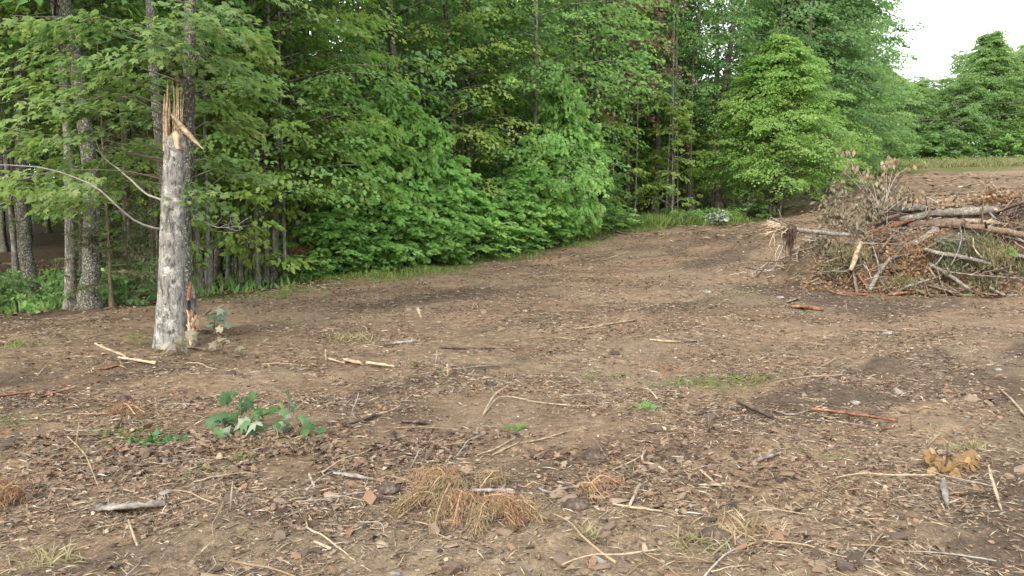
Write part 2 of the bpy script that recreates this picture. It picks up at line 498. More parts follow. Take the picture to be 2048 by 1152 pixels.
def ground_mat():
    m, t = nodes("ground")
    a = N(t, "Attribute", attribute_name="col")
    sp = N(t, "SeparateColor"); L(t, a.outputs[0], sp.inputs[0])
    tc = N(t, "TexCoord")
    big = N(t, "TexNoise"); big.inputs["Scale"].default_value = 1.1; big.inputs["Detail"].default_value = 8; big.inputs["Roughness"].default_value = .65
    mid_ = N(t, "TexNoise"); mid_.inputs["Scale"].default_value = 9; mid_.inputs["Detail"].default_value = 8; mid_.inputs["Roughness"].default_value = .75
    fin = N(t, "TexNoise"); fin.inputs["Scale"].default_value = 60; fin.inputs["Detail"].default_value = 4; fin.inputs["Roughness"].default_value = .7
    st = N(t, "Mapping"); st.inputs["Scale"].default_value = (5, 26, 20); L(t, tc.outputs["Object"], st.inputs[0])
    strw = N(t, "TexNoise"); strw.inputs["Scale"].default_value = 1.0; strw.inputs["Detail"].default_value = 5; strw.inputs["Roughness"].default_value = .75
    for n in (big, mid_, fin): L(t, tc.outputs["Object"], n.inputs[0])
    L(t, st.outputs[0], strw.inputs[0])
    soil = ramp(t, mid_.outputs[0], [(.30, (.092, .064, .042)), (.47, (.172, .122, .080)), (.60, (.250, .184, .122)), (.74, (.35, .272, .19))])
    red = ramp(t, big.outputs[0], [(.48, (0, 0, 0)), (.62, (.65, .65, .65))])
    soil = mix(t, red, soil, (.190, .125, .082))
    hug = N(t, "TexNoise"); hug.inputs["Scale"].default_value = .35; hug.inputs["Detail"].default_value = 7; hug.inputs["Roughness"].default_value = .7
    mph = N(t, "Mapping"); mph.inputs["Scale"].default_value = (.6, 1.6, 1); mph.inputs["Rotation"].default_value = (0, 0, .6); L(t, tc.outputs["Object"], mph.inputs[0]); L(t, mph.outputs[0], hug.inputs[0])
    hv = ramp(t, hug.outputs[0], [(.36, (.66, .64, .62)), (.5, (1, 1, 1)), (.64, (1.35, 1.3, 1.22))])
    soil = mix(t, 1, soil, hv, 'MULTIPLY')
    s2 = ramp(t, strw.outputs[0], [(.52, (0, 0, 0)), (.68, (1, 1, 1))])
    s2m = mix(t, 1.0, s2, (.55, .55, .55), 'MULTIPLY')
    soil = mix(t, s2m, soil, (.34, .27, .18))
    tan = ramp(t, mid_.outputs[0], [(.30, (.150, .112, .075)), (.55, (.245, .190, .125)), (.75, (.36, .29, .20))])
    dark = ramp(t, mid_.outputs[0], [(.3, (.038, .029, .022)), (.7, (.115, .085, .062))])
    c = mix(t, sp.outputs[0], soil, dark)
    c = mix(t, sp.outputs[2], c, tan)
    grs = ramp(t, mid_.outputs[0], [(.3, (.050, .062, .022)), (.5, (.095, .120, .035)), (.7, (.20, .17, .08))])
    c = mix(t, sp.outputs[1], c, grs)
    f = ramp(t, fin.outputs[0], [(.3, (.50, .50, .50)), (.55, (.82, .82, .82)), (.72, (1.3, 1.25, 1.15))])
    c = mix(t, 1, c, f, 'MULTIPLY')
    b = N(t, "BsdfPrincipled"); b.inputs["Roughness"].default_value = .95; b.inputs["Specular IOR Level"].default_value = .1
    L(t, c, b.inputs["Base Color"])
    hsum = N(t, "Math", operation='ADD'); L(t, mid_.outputs[0], hsum.inputs[0]); L(t, fin.outputs[0], hsum.inputs[1])
    bp = N(t, "Bump"); bp.inputs["Strength"].default_value = .7; bp.inputs["Distance"].default_value = .03
    L(t, hsum.outputs[0], bp.inputs["Height"]); L(t, bp.outputs[0], b.inputs["Normal"])
    o = N(t, "OutputMaterial"); L(t, b.outputs[0], o.inputs[0])
    return m


M['ground'] = ground_mat()


# ------------------------------------------------------------------ ground: one sheet out to the horizon
def masks(x, y):
    """dark soil with painted shade on the mound, grass, tan bare soil"""
    p = px_of(x, y); s = edge_s(x, y); r = np.hypot(x, y)
    u = x * .68 + y * .73; v = -x * .73 + y * .68
    n1 = fbm(u * .22, v * 1.1, 61, 4)
    n2 = fbm(x * .8, y * .8, 71, 4)
    dark = np.clip((n1 - .52) * 5.5, 0, .74) * np.clip((30 - r) / 10, 0, 1)
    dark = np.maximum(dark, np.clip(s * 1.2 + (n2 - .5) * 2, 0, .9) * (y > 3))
    dark = np.maximum(dark, np.clip(mound(x, y) * 1.6, 0, .9))  # mound colour darkened to paint in the shade between the pile's logs
    wd = np.interp(p, [-500, 300, 450, 640, 1150, 1300, 1650, 1750, 2300], [.2, .6, 2.2, 2.4, 2.2, 2.2, 1.5, 13, 13])
    g = np.clip((s + wd) / (wd * .35), 0, 1) * np.clip(1 - s / 1.5, 0, 1)
    g = np.clip(g * 1.3 * (.35 + n2 * 1.1) + (n2 - .55) * 2 * (g > .05), 0, 1)
    g = np.where((y < 5) | (p > 1730) & (s < -12.5), 0, g)
    g = np.where((p > 1740) & (s > -1), 1, g)
    n3 = fbm(x * .7, y * 2.4, 81, 3)
    tan = np.clip((n3 - .44) * 5, 0, 1) * np.clip((5.2 - r) / 1.5, 0, 1)
    tan = np.maximum(tan, np.clip((n2 - .58) * 5, 0, .6) * np.clip((s < 0) * 1.0, 0, 1) * (r < 26))
    return dark, g, tan


def make_ground():
    rr = np.concatenate([[0.3, 1.0, 1.8], np.geomspace(2.4, 80, 520), np.geomspace(84, 600, 24)])
    th = np.concatenate([np.linspace(-180, -50, 24)[:-1], np.linspace(-50, -37, 20)[:-1], np.linspace(-37, 37, 560), np.linspace(37, 50, 20)[1:], np.linspace(50, 180, 24)[1:-1]])
    th = np.radians(th)
    R, T = np.meshgrid(rr, th, indexing='ij')
    x = (R * np.sin(T)).ravel(); y = (R * np.cos(T)).ravel()
    z = height(x, y)
    far = np.clip((R.ravel() - 150) / 200, 0, 1)
    z = z * (1 - far) + 6 * far
    nr, nth = R.shape
    i = np.arange(nr - 1)[:, None] * nth; j = np.arange(nth)[None]; j2 = (j + 1) % nth
    F = np.stack([i + j, i + nth + j, i + nth + j2, i + j2], -1).reshape(-1, 4)[:, ::-1]
    V = np.stack([x, y, z], 1)
    V = np.concatenate([V, [[0, 0, hz(0, 0)]]])
    T3 = np.stack([np.full(nth, len(V) - 1), j2[0], j[0]], -1)
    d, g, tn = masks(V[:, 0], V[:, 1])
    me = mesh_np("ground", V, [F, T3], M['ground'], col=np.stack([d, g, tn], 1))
    # normals up
    o = link("ground", me)
    o["kind"] = "structure"
    if me.polygons[1000].normal.z < 0: me.flip_normals()
    return o


make_ground()


# ------------------------------------------------------------------ trees
def leaf_cols(n, g, ngroup=None, lo=0.0, hi=1.0):
    c = np.zeros((n, 3)); base = g.random(n)
    c[:, 0] = np.clip(lo + (hi - lo) * (.25 + .5 * g.random(n)) + g.normal(0, .12, n), 0, 1)
    c[:, 1] = g.random(n); c[:, 2] = base
    return c


def spray_leaves(P, D, Ls, n, g, flat=.33, droop=.25, spread=.45):
    """n leaves on each spray (position P, direction D, length Ls); returns positions, directions, ups"""
    m = len(P)
    D = D / (np.linalg.norm(D, axis=1)[:, None] + 1e-9)
    side = np.cross(np.array([0, 0, 1.0]), D); side /= np.linalg.norm(side, axis=1)[:, None] + 1e-9
    t = g.random((m, n)) ** .8
    s = (g.random((m, n)) - .5) * 2
    w = spread * (1 - .55 * t) * Ls[:, None]
    q = P[:, None] + D[:, None] * (t * Ls[:, None])[..., None] + side[:, None] * (s * w)[..., None]
    q[..., 2] += -droop * Ls[:, None] * (t ** 2) - .12 * Ls[:, None] * s ** 2 + g.normal(0, .035, (m, n)) * Ls[:, None]
    dr = D[:, None] * (.7 + .3 * t)[..., None] + side[:, None] * (s * 1.0)[..., None] + g.normal(0, .35, (m, n, 3))
    dr[..., 2] -= .45
    up = np.zeros((m, n, 3)); up[..., 2] = 1
    up += g.normal(0, flat, (m, n, 3)) + D[:, None] * .55
    return q.reshape(-1, 3), dr.reshape(-1, 3), up.reshape(-1, 3)


def make_crown(name, seed, H, Hb, rfun, nbr, nsp, nlv, lsize, mat, bark, slen=.75, rise=.25, tmpl=KITE, flat=.33, droop=.25, topbig=1.0, gap=.12, lean=0.0, branch_r=.022):
    g = np.random.default_rng(seed)
    mb = MB()
    P = []; Dv = []; Ls = []; tone = []
    ga = 2.399963
    for i in range(nbr):
        f = (i + g.random()) / nbr
        z = Hb + (H - Hb) * f ** .95
        a = i * ga + g.normal(0, .35)
        if g.random() < gap: continue
        R = rfun((z - Hb) / (H - Hb)) * (.65 + .6 * g.random())
        e = rise * (1 + .5 * g.random()) + .25 * f
        ca, sa = math.cos(a), math.sin(a)
        tt = np.linspace(0, 1, 5)
        bx = np.stack([tt * R * ca, tt * R * sa, z - R * .25 + R * (e * 1.5 * tt - e * .9 * tt ** 2)], 1)
        bx[1:, :2] += g.normal(0, .05 * R, (4, 2))
        mb.tube(bx, np.linspace(branch_r, .005, 5) * (.5 + .5 * R / 2.5), 4, 0, col=(.5, .5, .5), m=1)
        tb = g.random() * .5
        for k in range(nsp):
            t = .22 + .78 * (k + g.random()) / nsp
            p = np.array([np.interp(t, tt, bx[:, c]) for c in range(3)])
            sgn = 1 if k % 2 else -1
            da = a + sgn * (1.05 * (1 - t) + .25) * (0.6 + .6 * g.random())
            if k == nsp - 1: da = a
            P.append(p + g.normal(0, .08, 3)); Dv.append([math.cos(da), math.sin(da), g.normal(-.02, .15)])
            Ls.append(slen * (.6 + .7 * g.random()) * min(1.15, .5 + R / 3)); tone.append(tb + .5 * g.random())
    P = np.array(P); Dv = np.array(Dv); Ls = np.array(Ls); tone = np.array(tone)
    q, d, u = spray_leaves(P, Dv, Ls, nlv, g, flat, droop)
    n = len(q)
    sz = lsize * (.65 + .6 * g.random(n))
    V, F, k = place(q, d, u, sz, tmpl)
    c = leaf_cols(n, g)
    c[:, 0] = np.clip(c[:, 0] * .55 + .45 * np.repeat(tone, nlv), 0, 1)
    c[:, 1] = np.clip(.5 * c[:, 1] + .5 * np.repeat(g.random(len(P)), nlv), 0, 1)
    mb.put(V, None, F, np.repeat(c, k, 0), 0)
    me = mb.mesh(name, [mat, bark])
    return me


def make_trunk(name, seed, H, r, mat, wob=.12, sides=10, top=.25):
    g = np.random.default_rng(seed)
    z = np.concatenate([[-.4, -.05, .08, .25, .5], np.linspace(.9, H, 14)])
    rr = r * (1 - (1 - top) * np.clip(z / H, 0, 1) ** .9)
    rr *= 1 + .75 * np.exp(-np.clip(z, 0, 9) / .16) + .0
    P = np.stack([wob * np.sin(z * .45 + g.random() * 6) * np.clip(z / 3, 0, 1) + g.normal(0, wob * .12, len(z)), wob * np.sin(z * .5 + g.random() * 6) * np.clip(z / 3, 0, 1), z], 1)
    V, F, T = tube(P, rr, sides, .10, seed, True, .05)
    return mesh_np(name, V, [F, T], mat)


R_mid = lambda h, r=2.3: r * (.55 + 1.0 * np.sin(np.pi * min(1, h * .8 + .15)) * .6) * (1 - .5 * h)
R_col = lambda h, r=2.0: r * (1 - .45 * h)
R_cone = lambda h, r=2.9: r * max(.06, (1 - h) ** .75) * (.75 + .25 * min(1, h * 6))

CR = {}
def add_kind(key, variants): CR[key] = variants

add_kind('maple', [make_crown(f"crown_maple_{i}", 100 + i, 11.5, 1.9, lambda h: R_mid(h, 2.5), 76, 7, 32, .11, M[m_], M['bark_grey'], .85, .22) for i, m_ in enumerate(['maple', 'maple_y', 'maple'])])
add_kind('maple_high', [make_crown(f"crown_tall_maple_{i}", 120 + i, 12.5, 4.2, lambda h: R_mid(h, 2.6), 60, 7, 23, .14, M[m_], M['bark_dark'], .9, .3) for i, m_ in enumerate(['maple', 'oak'])])
add_kind('oak', [make_crown(f"crown_oak_{i}", 140 + i, 12.5, 3.9, lambda h: R_mid(h, 2.7), 76, 7, 24, .13, M[m_], M['bark_dark'], .8, .35, flat=.8, droop=.4) for i, m_ in enumerate(['oak', 'maple'])])
add_kind('cone', [make_crown("crown_cone", 160, 6.7, .95, lambda h: 3.3 * max(.05, (1 - h) ** .82) * (.75 + .25 * min(1, h * 6)), 200, 8, 42, .105, M['cone'], M['bark_grey'], .8, .5, gap=.03)])
add_kind('big', [make_crown("crown_big", 170, 13.5, 1.6, lambda h: R_mid(h, 3.6), 150, 9, 46, .145, M['oak'], M['bark_grey'], 1.0, .35, gap=.03, flat=.5)])
add_kind('far', [make_crown(f"crown_far_{i}", 180 + i, 8, .5, lambda h: R_mid(h, 3.0), 80, 6, 44, .165, M['far'], M['bark_grey'], 1.1, .3, gap=.02, flat=.5) for i in range(2)])
add_kind('farcone', [make_crown("crown_far_tall", 190, 12, 2.3, lambda h: 3.9 * max(.12, (1 - h) ** .8) * (.7 + .3 * min(1, h * 5)), 140, 7, 48, .165, M['far'], M['bark_grey'], 1.2, .75, gap=.02, flat=.5)])
add_kind('dead', [make_crown("crown_dead", 200, 9.5, 3.2, lambda h: 1.9, 44, 5, 22, .13, M['brown'], M['bark_grey'], .8, .5, flat=.8, droop=.6, gap=.15)])
add_kind('dead_thin', [make_crown('crown_thin', 205, 12.5, 3.5, lambda h: 2.6, 46, 6, 20, .14, M['oak'], M['bark_dark'], .8, .5, flat=.8, droop=.4, gap=.2)])
add_kind('sapling', [make_crown(f"crown_sapling_{i}", 210 + i, 4.2, .5, lambda h: R_mid(h, 1.0), 34, 4, 22, .125, M[m_], M['bark_grey'], .55, .35) for i, m_ in enumerate(['maple', 'maple_y'])])
add_kind('poplar', [make_crown(f"crown_poplar_{i}", 220 + i, 3.6, .12, lambda h: R_mid(h, 1.15), 60, 5, 17, .15, M['poplar'], M['bark_grey'], .5, 1.1, tmpl=TULIP, flat=.85, droop=.5, gap=.04) for i in range(3)])
add_kind('shrub', [make_crown(f"crown_shrub_{i}", 230 + i, 1.0, .02, lambda h: .55, 18, 4, 16, .10, M[m_], M['bark_grey'], .35, .8, tmpl=KITE, flat=.5, gap=0, branch_r=.008) for i, m_ in enumerate(['poplar', 'maple', 'oak'])])


def make_pine(name, seed, H, R, mat, n=26):
    g = np.random.default_rng(seed); mb = MB(); P = []; Dn = []
    for i in range(n):
        z = .35 + (H - .4) * i / n; a = g.random() * 6.28; r = R * (1.05 - z / H) * (.6 + .5 * g.random())
        tt = np.linspace(0, 1, 5)
        b = np.stack([tt * r * math.cos(a), tt * r * math.sin(a), z + r * (.15 * tt - .2 * tt ** 2)], 1)
        mb.tube(b, np.linspace(.010, .003, 5), 4, 0, col=(.4, .4, .4), m=1)
        k = int(180 * r / R) + 40
        t = .15 + .85 * g.random(k); s = g.normal(0, .16 * r, k) * (1.1 - t)
        p = np.stack([t * r * math.cos(a) - s * math.sin(a), t * r * math.sin(a) + s * math.cos(a), z + r * (.15 * t - .2 * t ** 2) + g.normal(0, .015, k)], 1)
        P.append(p); d = np.array([math.cos(a), math.sin(a), -.1]) + g.normal(0, .6, (k, 3)); Dn.append(d)
    P = np.concatenate(P); Dn = np.concatenate(Dn); k = len(P)
    V, F, q = place(P, Dn, np.array([0, 0, 1.]) + g.normal(0, .6, (k, 3)), .10 * (.7 + .5 * g.random(k)), NARROW, 1.2)
    mb.put(V, None, F, np.repeat(leaf_cols(k, g), q, 0), 0)
    return mb.mesh(name, [mat, M['bark_brown']])


add_kind('pine', [make_pine("crown_pine_0", 300, 3.4, 1.1, M['needle'], 34), make_pine("crown_pine_1", 301, 2.4, .8, M['needle'], 26)])
TR = {}
for key, H, mats in (('tall', 12.3, ['bark_dark', 'bark_grey', 'bark_lichen', 'bark_pale']), ('mid', 7.2, ['bark_grey', 'bark_dark']), ('small', 3.9, ['bark_grey', 'bark_brown'])):
    for m_ in mats:
        TR[(key, m_)] = [make_trunk(f"trunk_{key}_{m_}_{i}", 400 + i, H, .1, M[m_], {'tall': .14, 'mid': .08, 'small': .05}[key]) for i in range(3)]

NT = [0]
LMK = [(-100, "left of the mossy trunk"), (52, "near the mossy dark trunk"), (165, "near the broad lichen trunk"), (300, "behind the snapped tree"), (430, "right of the snapped tree"), (540, "near the slender pale pair"), (640, "left of the leafy thicket"),
       (790, "near the lichen streaked oak"), (900, "right of the lichen streaked oak"), (1000, "left of the tall sapling clump"), (1120, "behind the tall sapling clump"), (1215, "near the brown leaved trees"), (1310, "right of the brown leaved trees"),
       (1382, "near the black trunk on the bank"), (1460, "left of the cone shaped maple"), (1560, "behind the cone shaped maple"), (1700, "behind the huge corner tree")]


def near(px): return min(LMK, key=lambda q: abs(q[0] - px))[1]


def tree(name, x, y, kind, var, trunk, tr, label, cat="tree", group=None, scale=1.0, rot=None, zs=None, lean=0.0, leanaz=0.0, trunk_h=None):
    """a tree: Empty at its foot > trunk, crown"""
    NT[0] += 1
    rot = random.random() * 6.28 if rot is None else rot
    e = link(name, None, loc=(x, y, hz(x, y)))
    e.rotation_euler = (lean * math.sin(leanaz), lean * math.cos(leanaz), rot)
    tag(e, label, cat, group)
    zs = zs or scale
    if trunk:
        vs = TR[trunk]
        t = link("trunk", vs[NT[0] % len(vs)], e)
        k = tr / .1
        t.scale = (k, k, zs)
    if kind:
        c = link("crown", CR[kind][var % len(CR[kind])], e)
        c.scale = (scale, scale, zs)
    return e


T_, Mi, Sm = 'tall', 'mid', 'small'
SPOT = []


def ptree(px, D, *a, **k):
    p = at(px, 400, D); SPOT.append((p[0], D))
    return tree(a[0], p[0], D, *a[1:], **k)


# left edge of the woods
ptree(130, 12.5, "maple_tree", 'maple_high', 0, (T_, 'bark_pale'), .082, "pale grey trunk with black streak, leaning beside the broad lichen trunk at left")
ptree(168, 12.3, "maple_tree", 'maple_high', 1, (T_, 'bark_lichen'), .128, "broad dark trunk spotted with grey lichen at the left edge of the woods")
ptree(52, 14.0, "maple_tree", 'maple_high', 0, (T_, 'bark_lichen'), .12, "mossy dark trunk standing deeper in shade near the left end of the woods")
ptree(25, 15.5, "maple_tree", 'maple_high', 1, (T_, 'bark_grey'), .06, "thin grey trunk just left of the mossy dark trunk at the far left")
ptree(256, 15.8, "maple_tree", 'maple_high', 0, (T_, 'bark_pale'), .075, "slim whitish trunk between the lichen trunk and the snapped foreground tree")
ptree(333, 11.2, "maple_tree", None, 0, (T_, 'bark_lichen'), .075, "grey trunk rising straight up behind the splintered top of the snapped tree")
ptree(212, 12.4, "pine_sapling", 'pine', 0, (Sm, 'bark_brown'), .026, "feathery green pine sapling with orange stem beside the broad lichen trunk", cat="sapling", zs=1.0)
ptree(250, 12.9, "pine_sapling", 'pine', 1, (Sm, 'bark_brown'), .022, "smaller pine sapling with ragged orange stem left of the snapped tree", cat="sapling", zs=.8, scale=.9)
ptree(300, 14.6, "pine_sapling", 'pine', 0, (Sm, 'bark_brown'), .02, "green pine sapling in shade right behind the snapped tree trunk", cat="sapling", scale=1.0)
ptree(-40, 13.0, "maple_tree", 'maple', 1, (T_, 'bark_grey'), .11, "leafy tree cut off by the left border of the view")
ptree(430, 18.5, "maple_tree", 'maple_high', 0, (T_, 'bark_dark'), .10, "dark trunked maple standing in shade right of the snapped tree")
ptree(530, 16.6, "maple_tree", 'maple', 1, (T_, 'bark_pale'), .055, "slender pale trunk leaning left, one of a pair rising from the undergrowth", lean=.05, leanaz=-1.57)
ptree(543, 16.7, "maple_tree", 'maple', 0, (T_, 'bark_grey'), .075, "grey trunk forking upward, right hand of the slender pair in the undergrowth", lean=.02, leanaz=1.57)
ptree(612, 21, "maple_tree", 'dead_thin', 0, (T_, 'bark_dark'), .13, "straight dark trunk between the slender pair and the leafy thicket")
ptree(670, 22, "maple_tree", 'dead_thin', 2, (T_, 'bark_dark'), .10, "blackish trunk standing behind the left side of the leafy thicket")
ptree(792, 20.5, "oak_tree", 'oak', 0, (T_, 'bark_lichen'), .13, "tall dark oak with lichen streaked trunk rising above the leafy thicket")
ptree(771, 21, "dead_tree", None, 0, (Mi, 'bark_grey'), .05, "thin bent bare pole beside the oak above the thicket", cat="dead tree", zs=1.0)
ptree(900, 22.5, "maple_tree", 'maple', 1, (T_, 'bark_dark'), .10, "yellow green maple spreading layered boughs right of the lichen streaked oak")
ptree(940, 24, "maple_tree", 'maple_high', 1, (T_, 'bark_dark'), .10, "dark trunked tree behind the layered yellow green maple boughs")
ptree(1070, 23.5, "maple_tree", 'maple', 2, (T_, 'bark_grey'), .085, "tall narrow maple with brown trunk showing through, rising above the tall sapling clump")
ptree(1010, 27, "oak_tree", 'oak', 1, (T_, 'bark_grey'), .12, "green tree filling the gap left of the narrow brown trunked maple")
ptree(1190, 29.5, "dead_tree", 'dead', 0, (T_, 'bark_grey'), .09, "tree with drooping dead brown leaves in the middle of the woods", cat="dead tree")
ptree(1255, 30.5, "dead_tree", 'dead', 0, (T_, 'bark_dark'), .09, "second brown leaved tree, right of the first and partly behind green boughs", cat="dead tree", scale=.9, zs=1.0)
ptree(1215, 32, "oak_tree", 'oak', 1, (T_, 'bark_dark'), .14, "green oak just behind the trees with dead brown leaves")
ptree(1310, 33, "oak_tree", 'oak', 0, (T_, 'bark_dark'), .15, "dark oak with thick trunk left of the bare dark trunk by the grassy bank")
ptree(1335, 34.5, "maple_tree", 'maple', 0, (T_, 'bark_grey'), .12, "maple with reddish grey trunk between two dark oaks behind the grassy bank")
ptree(1382, 33.5, "oak_tree", 'dead_thin', 0, (T_, 'bark_dark'), .17, "blue green oak whose black trunk stands on the shaded grassy bank")
ptree(1440, 33.5, "oak_tree", 'oak', 1, (T_, 'bark_dark'), .17, "oak with black trunk close to the left side of the dense round maple")
ptree(1500, 41, "oak_tree", 'dead_thin', 0, (T_, 'bark_dark'), .16, "tall dark oak behind the dense open grown maple, sky showing through", scale=1.15)
ptree(1420, 38, "maple_tree", 'dead_thin', 2, (T_, 'bark_grey'), .12, "tall maple behind the oaks left of the dense open grown maple", scale=1.1)
ptree(1632, 41.5, "maple_tree", 'big', 1, (T_, 'bark_grey'), .17, "huge bright green tree at the right corner of the woods against white sky")
ptree(1570, 43.5, "maple_tree", 'big', 0, (T_, 'bark_grey'), .17, "large pale green tree behind the dense open grown maple", scale=.95)
ptree(1735, 56, "maple_tree", 'far', 0, (Mi, 'bark_grey'), .14, "lower rounded tree at the foot of the huge corner tree", scale=.9)


def cone_tree():
    p = at(1553, 400, 32.0); SPOT.append((p[0], 32))
    e = link("maple_tree", None, loc=(p[0], 32, hz(p[0], 32)))
    tag(e, "dense cone shaped maple, leafy nearly to the ground, standing before the woods", "tree")
    c = link("crown", CR['cone'][0], e)
    for dx, dy, l, az in ((-.22, .0, .03, 3.1), (-.05, .1, .05, 1.2), (.10, -.1, .09, 0), (-.35, .15, .05, 3.0), (.02, .2, .02, 2)):
        H = 5.5
        z = np.linspace(-.3, H, 10)
        P = np.stack([dx + z * l * math.cos(az), dy + z * l * math.sin(az), z], 1)
        V, F, T = tube(P, np.linspace(.055, .02, 10), 8, .1, 3)
        link("trunk", mesh_np("thin_trunk", V, [F, T], M['bark_pale']), e)
cone_tree()

# far tree line beyond the field, right
far_list = [(1775, 69, 'far', .85, "low tree at the left end of the tree line beyond the field"),
            (1815, 70, 'far', .8, "rounded low tree in the dip of the far tree line"),
            (1862, 71, 'far', .75, "lowest tree of the far line, left of the tall pointed one"),
            (1905, 69, 'far', .85, "middling tree leaning against the left side of the tall pointed tree"),
            (1962, 70, 'farcone', .86, "tall pointed tree with pale trunk on the far side of the field"),
            (2015, 72, 'far', 1.15, "broad tree just right of the tall pointed tree beyond the field"),
            (2075, 70, 'far', 1.1, "far tree cut off by the right border of the view"),
            (1840, 76, 'far', .9, "tree showing its top behind the dip of the far tree line"),
            (1935, 78, 'far', 1.2, "tree hidden mostly behind the tall pointed tree beyond the field"),
            (1740, 74, 'far', 1.0, "tree behind the corner of the woods, at the start of the far line"),
            (2040, 77, 'farcone', .85, "second pointed tree top behind the broad far tree")]
for i, (px, D, k, s, lb) in enumerate(far_list):
    ptree(px, D, "far_tree", k, i, (T_, 'bark_pale') if px == 1962 else (Mi, 'bark_grey'), .20 if px == 1962 else .13, lb, group="trees beyond the field", scale=s, zs=s)
for i in range(12):
    px = 1700 + i * 34 + random.random() * 20
    ptree(px, 67.3 + random.random() * 2, "far_shrub", 'shrub', i, None, 0, "low leafy shrub along the foot of the far tree line", cat="shrub", group="shrubs along the far tree line", scale=2.0 + random.random(), zs=1.9)

# the rest of the woods, filled at random
g = np.random.default_rng(55)
cnt = 0; tries = 0
while cnt < 165 and tries < 30000:
    tries += 1
    px = g.uniform(-500, 1760); D = math.sqrt(g.uniform(12 ** 2, 66 ** 2))
    ed = np.interp(px, EPX, EDD)
    if D < ed + 1.6: continue
    if px > 1640 and D < 46: continue
    if (585 < px < 715 or 1335 < px < 1520) and D > ed + 3: continue      # thin places where the sky shows through
    x = at(px, 400, D)[0]
    if any((x - a) ** 2 + (D - b) ** 2 < (1.5 + (D > 40) * .8) ** 2 for a, b in SPOT): continue
    SPOT.append((x, D)); cnt += 1
    deep = D - ed
    if deep > 22:
        kind, var = ('oak', cnt) if cnt % 3 else ('maple_high', cnt)
    elif deep > 5: kind, var = (['maple_high', 'oak', 'maple_high', 'maple_high'][cnt % 4], cnt)
    elif px < 340 or px > 1150: kind, var = (['oak', 'maple_high'][cnt % 2], cnt // 2)
    else: kind, var = (['maple', 'maple_high', 'oak'][cnt % 3], cnt // 2)
    bark = ['bark_dark', 'bark_grey', 'bark_dark', 'bark_lichen'][cnt % 4]
    lb = (["dark trunked tree", "grey trunked tree", "dark trunked tree", "lichen spotted tree"][cnt % 4]) + (" far in the woods, " if deep > 22 else " deep in the woods, " if deep > 5 else " close behind the woods edge, ") + near(px)
    tree("forest_tree", x, D, kind, var, (T_, bark), .06 + .09 * g.random(), lb, group="trees deep in the woods" if deep > 5 else "trees near the edge of the woods",
         scale=.9 + .3 * g.random(), lean=.04 * g.random(), leanaz=g.random() * 6.28)

# the far side of the woods: low crowned trees that close the view between the trunks
for i in range(46):
    px = 120 + i * 36 + g.uniform(-14, 14)
    if px > 1700: break
    D = g.uniform(52, 62) if px > 900 else g.uniform(40, 52)
    x = at(px, 400, D)[0]
    tree("forest_tree", x, D, 'far', i, (Mi, 'bark_grey'), .10, "low tree at the far side of the woods, " + near(px), group="trees at the far side of the woods", scale=.55 + .25 * g.random())
for i in range(60):
    px = g.uniform(200, 1500); D = np.interp(px, EPX, EDD) + g.uniform(9, 24)
    tree("undergrowth_shrub", at(px, 400, D)[0], D, 'shrub', i, None, 0, "dim shaded shrub deep between the trunks, " + near(px), cat="shrub", group="shrubs deep in the woods", scale=1.2 + g.random(), zs=.8 + .6 * g.random())
# thin bare poles crowding the shaded interior
cnt = 0
while cnt < 150:
    px = g.uniform(250, 1500); ed = np.interp(px, EPX, EDD); D = ed + 1.5 + 22 * g.random()
    x = at(px, 400, D)[0]
    cnt += 1
    tree("thin_pole_tree", x, D, None, 0, (Mi, 'bark_grey' if cnt % 3 else 'bark_dark'), .022 + .03 * g.random(), "thin bare sapling trunk in the shaded woods, " + near(px), cat="sapling", group="bare sapling trunks inside the woods",
         scale=1, zs=.9 + .3 * g.random(), lean=.06 * g.random(), leanaz=g.random() * 6.28)
for i in range(14):
    px = [392, 412, 452, 478, 498, 512, 566, 590, 628, 655, 1165, 1225, 1270, 1345][i]; D = np.interp(px, EPX, EDD) + 1.0 + 2.2 * g.random(); x = at(px, 400, D)[0]
    tree("slender_tree", x, D, 'sapling' if i % 2 else None, i, (Mi, 'bark_grey'), .032 + .02 * g.random(), "slender pale young tree at the woods edge, " + near(px), group="slender young trees at the front of the woods", scale=1.0, zs=1.0 + .25 * g.random(), lean=.05 * g.random(), leanaz=g.random() * 6.28)
for i, (px, D) in enumerate([(1190, 29.5), (1240, 32), (1285, 33.5), (1330, 34.5), (1365, 36), (1400, 35), (1300, 38), (1215, 35)]):
    tree("leafy_sapling", at(px, 400, D)[0], D, 'sapling', i, (Sm, 'bark_grey'), .02, "leafy green sapling in the gap between dark trunks, " + near(px), cat="sapling", group="leafy saplings under the trees", scale=1.1 + .5 * g.random(), zs=.75 + .4 * g.random())
# leafy saplings under the canopy
for i in range(18):
    px = g.uniform(560, 1180); ed = np.interp(px, EPX, EDD); D = ed + .8 + 9 * g.random() ** 1.5
    if 640 < px < 1200 and i % 2: D += 4
    x = at(px, 400, D)[0]
    tree("leafy_sapling", x, D, 'sapling', i, (Sm, 'bark_grey'), .02, "small leafy maple sapling under the taller trees, " + near(px), cat="sapling", group="leafy saplings under the trees", scale=.8 + .5 * g.random())

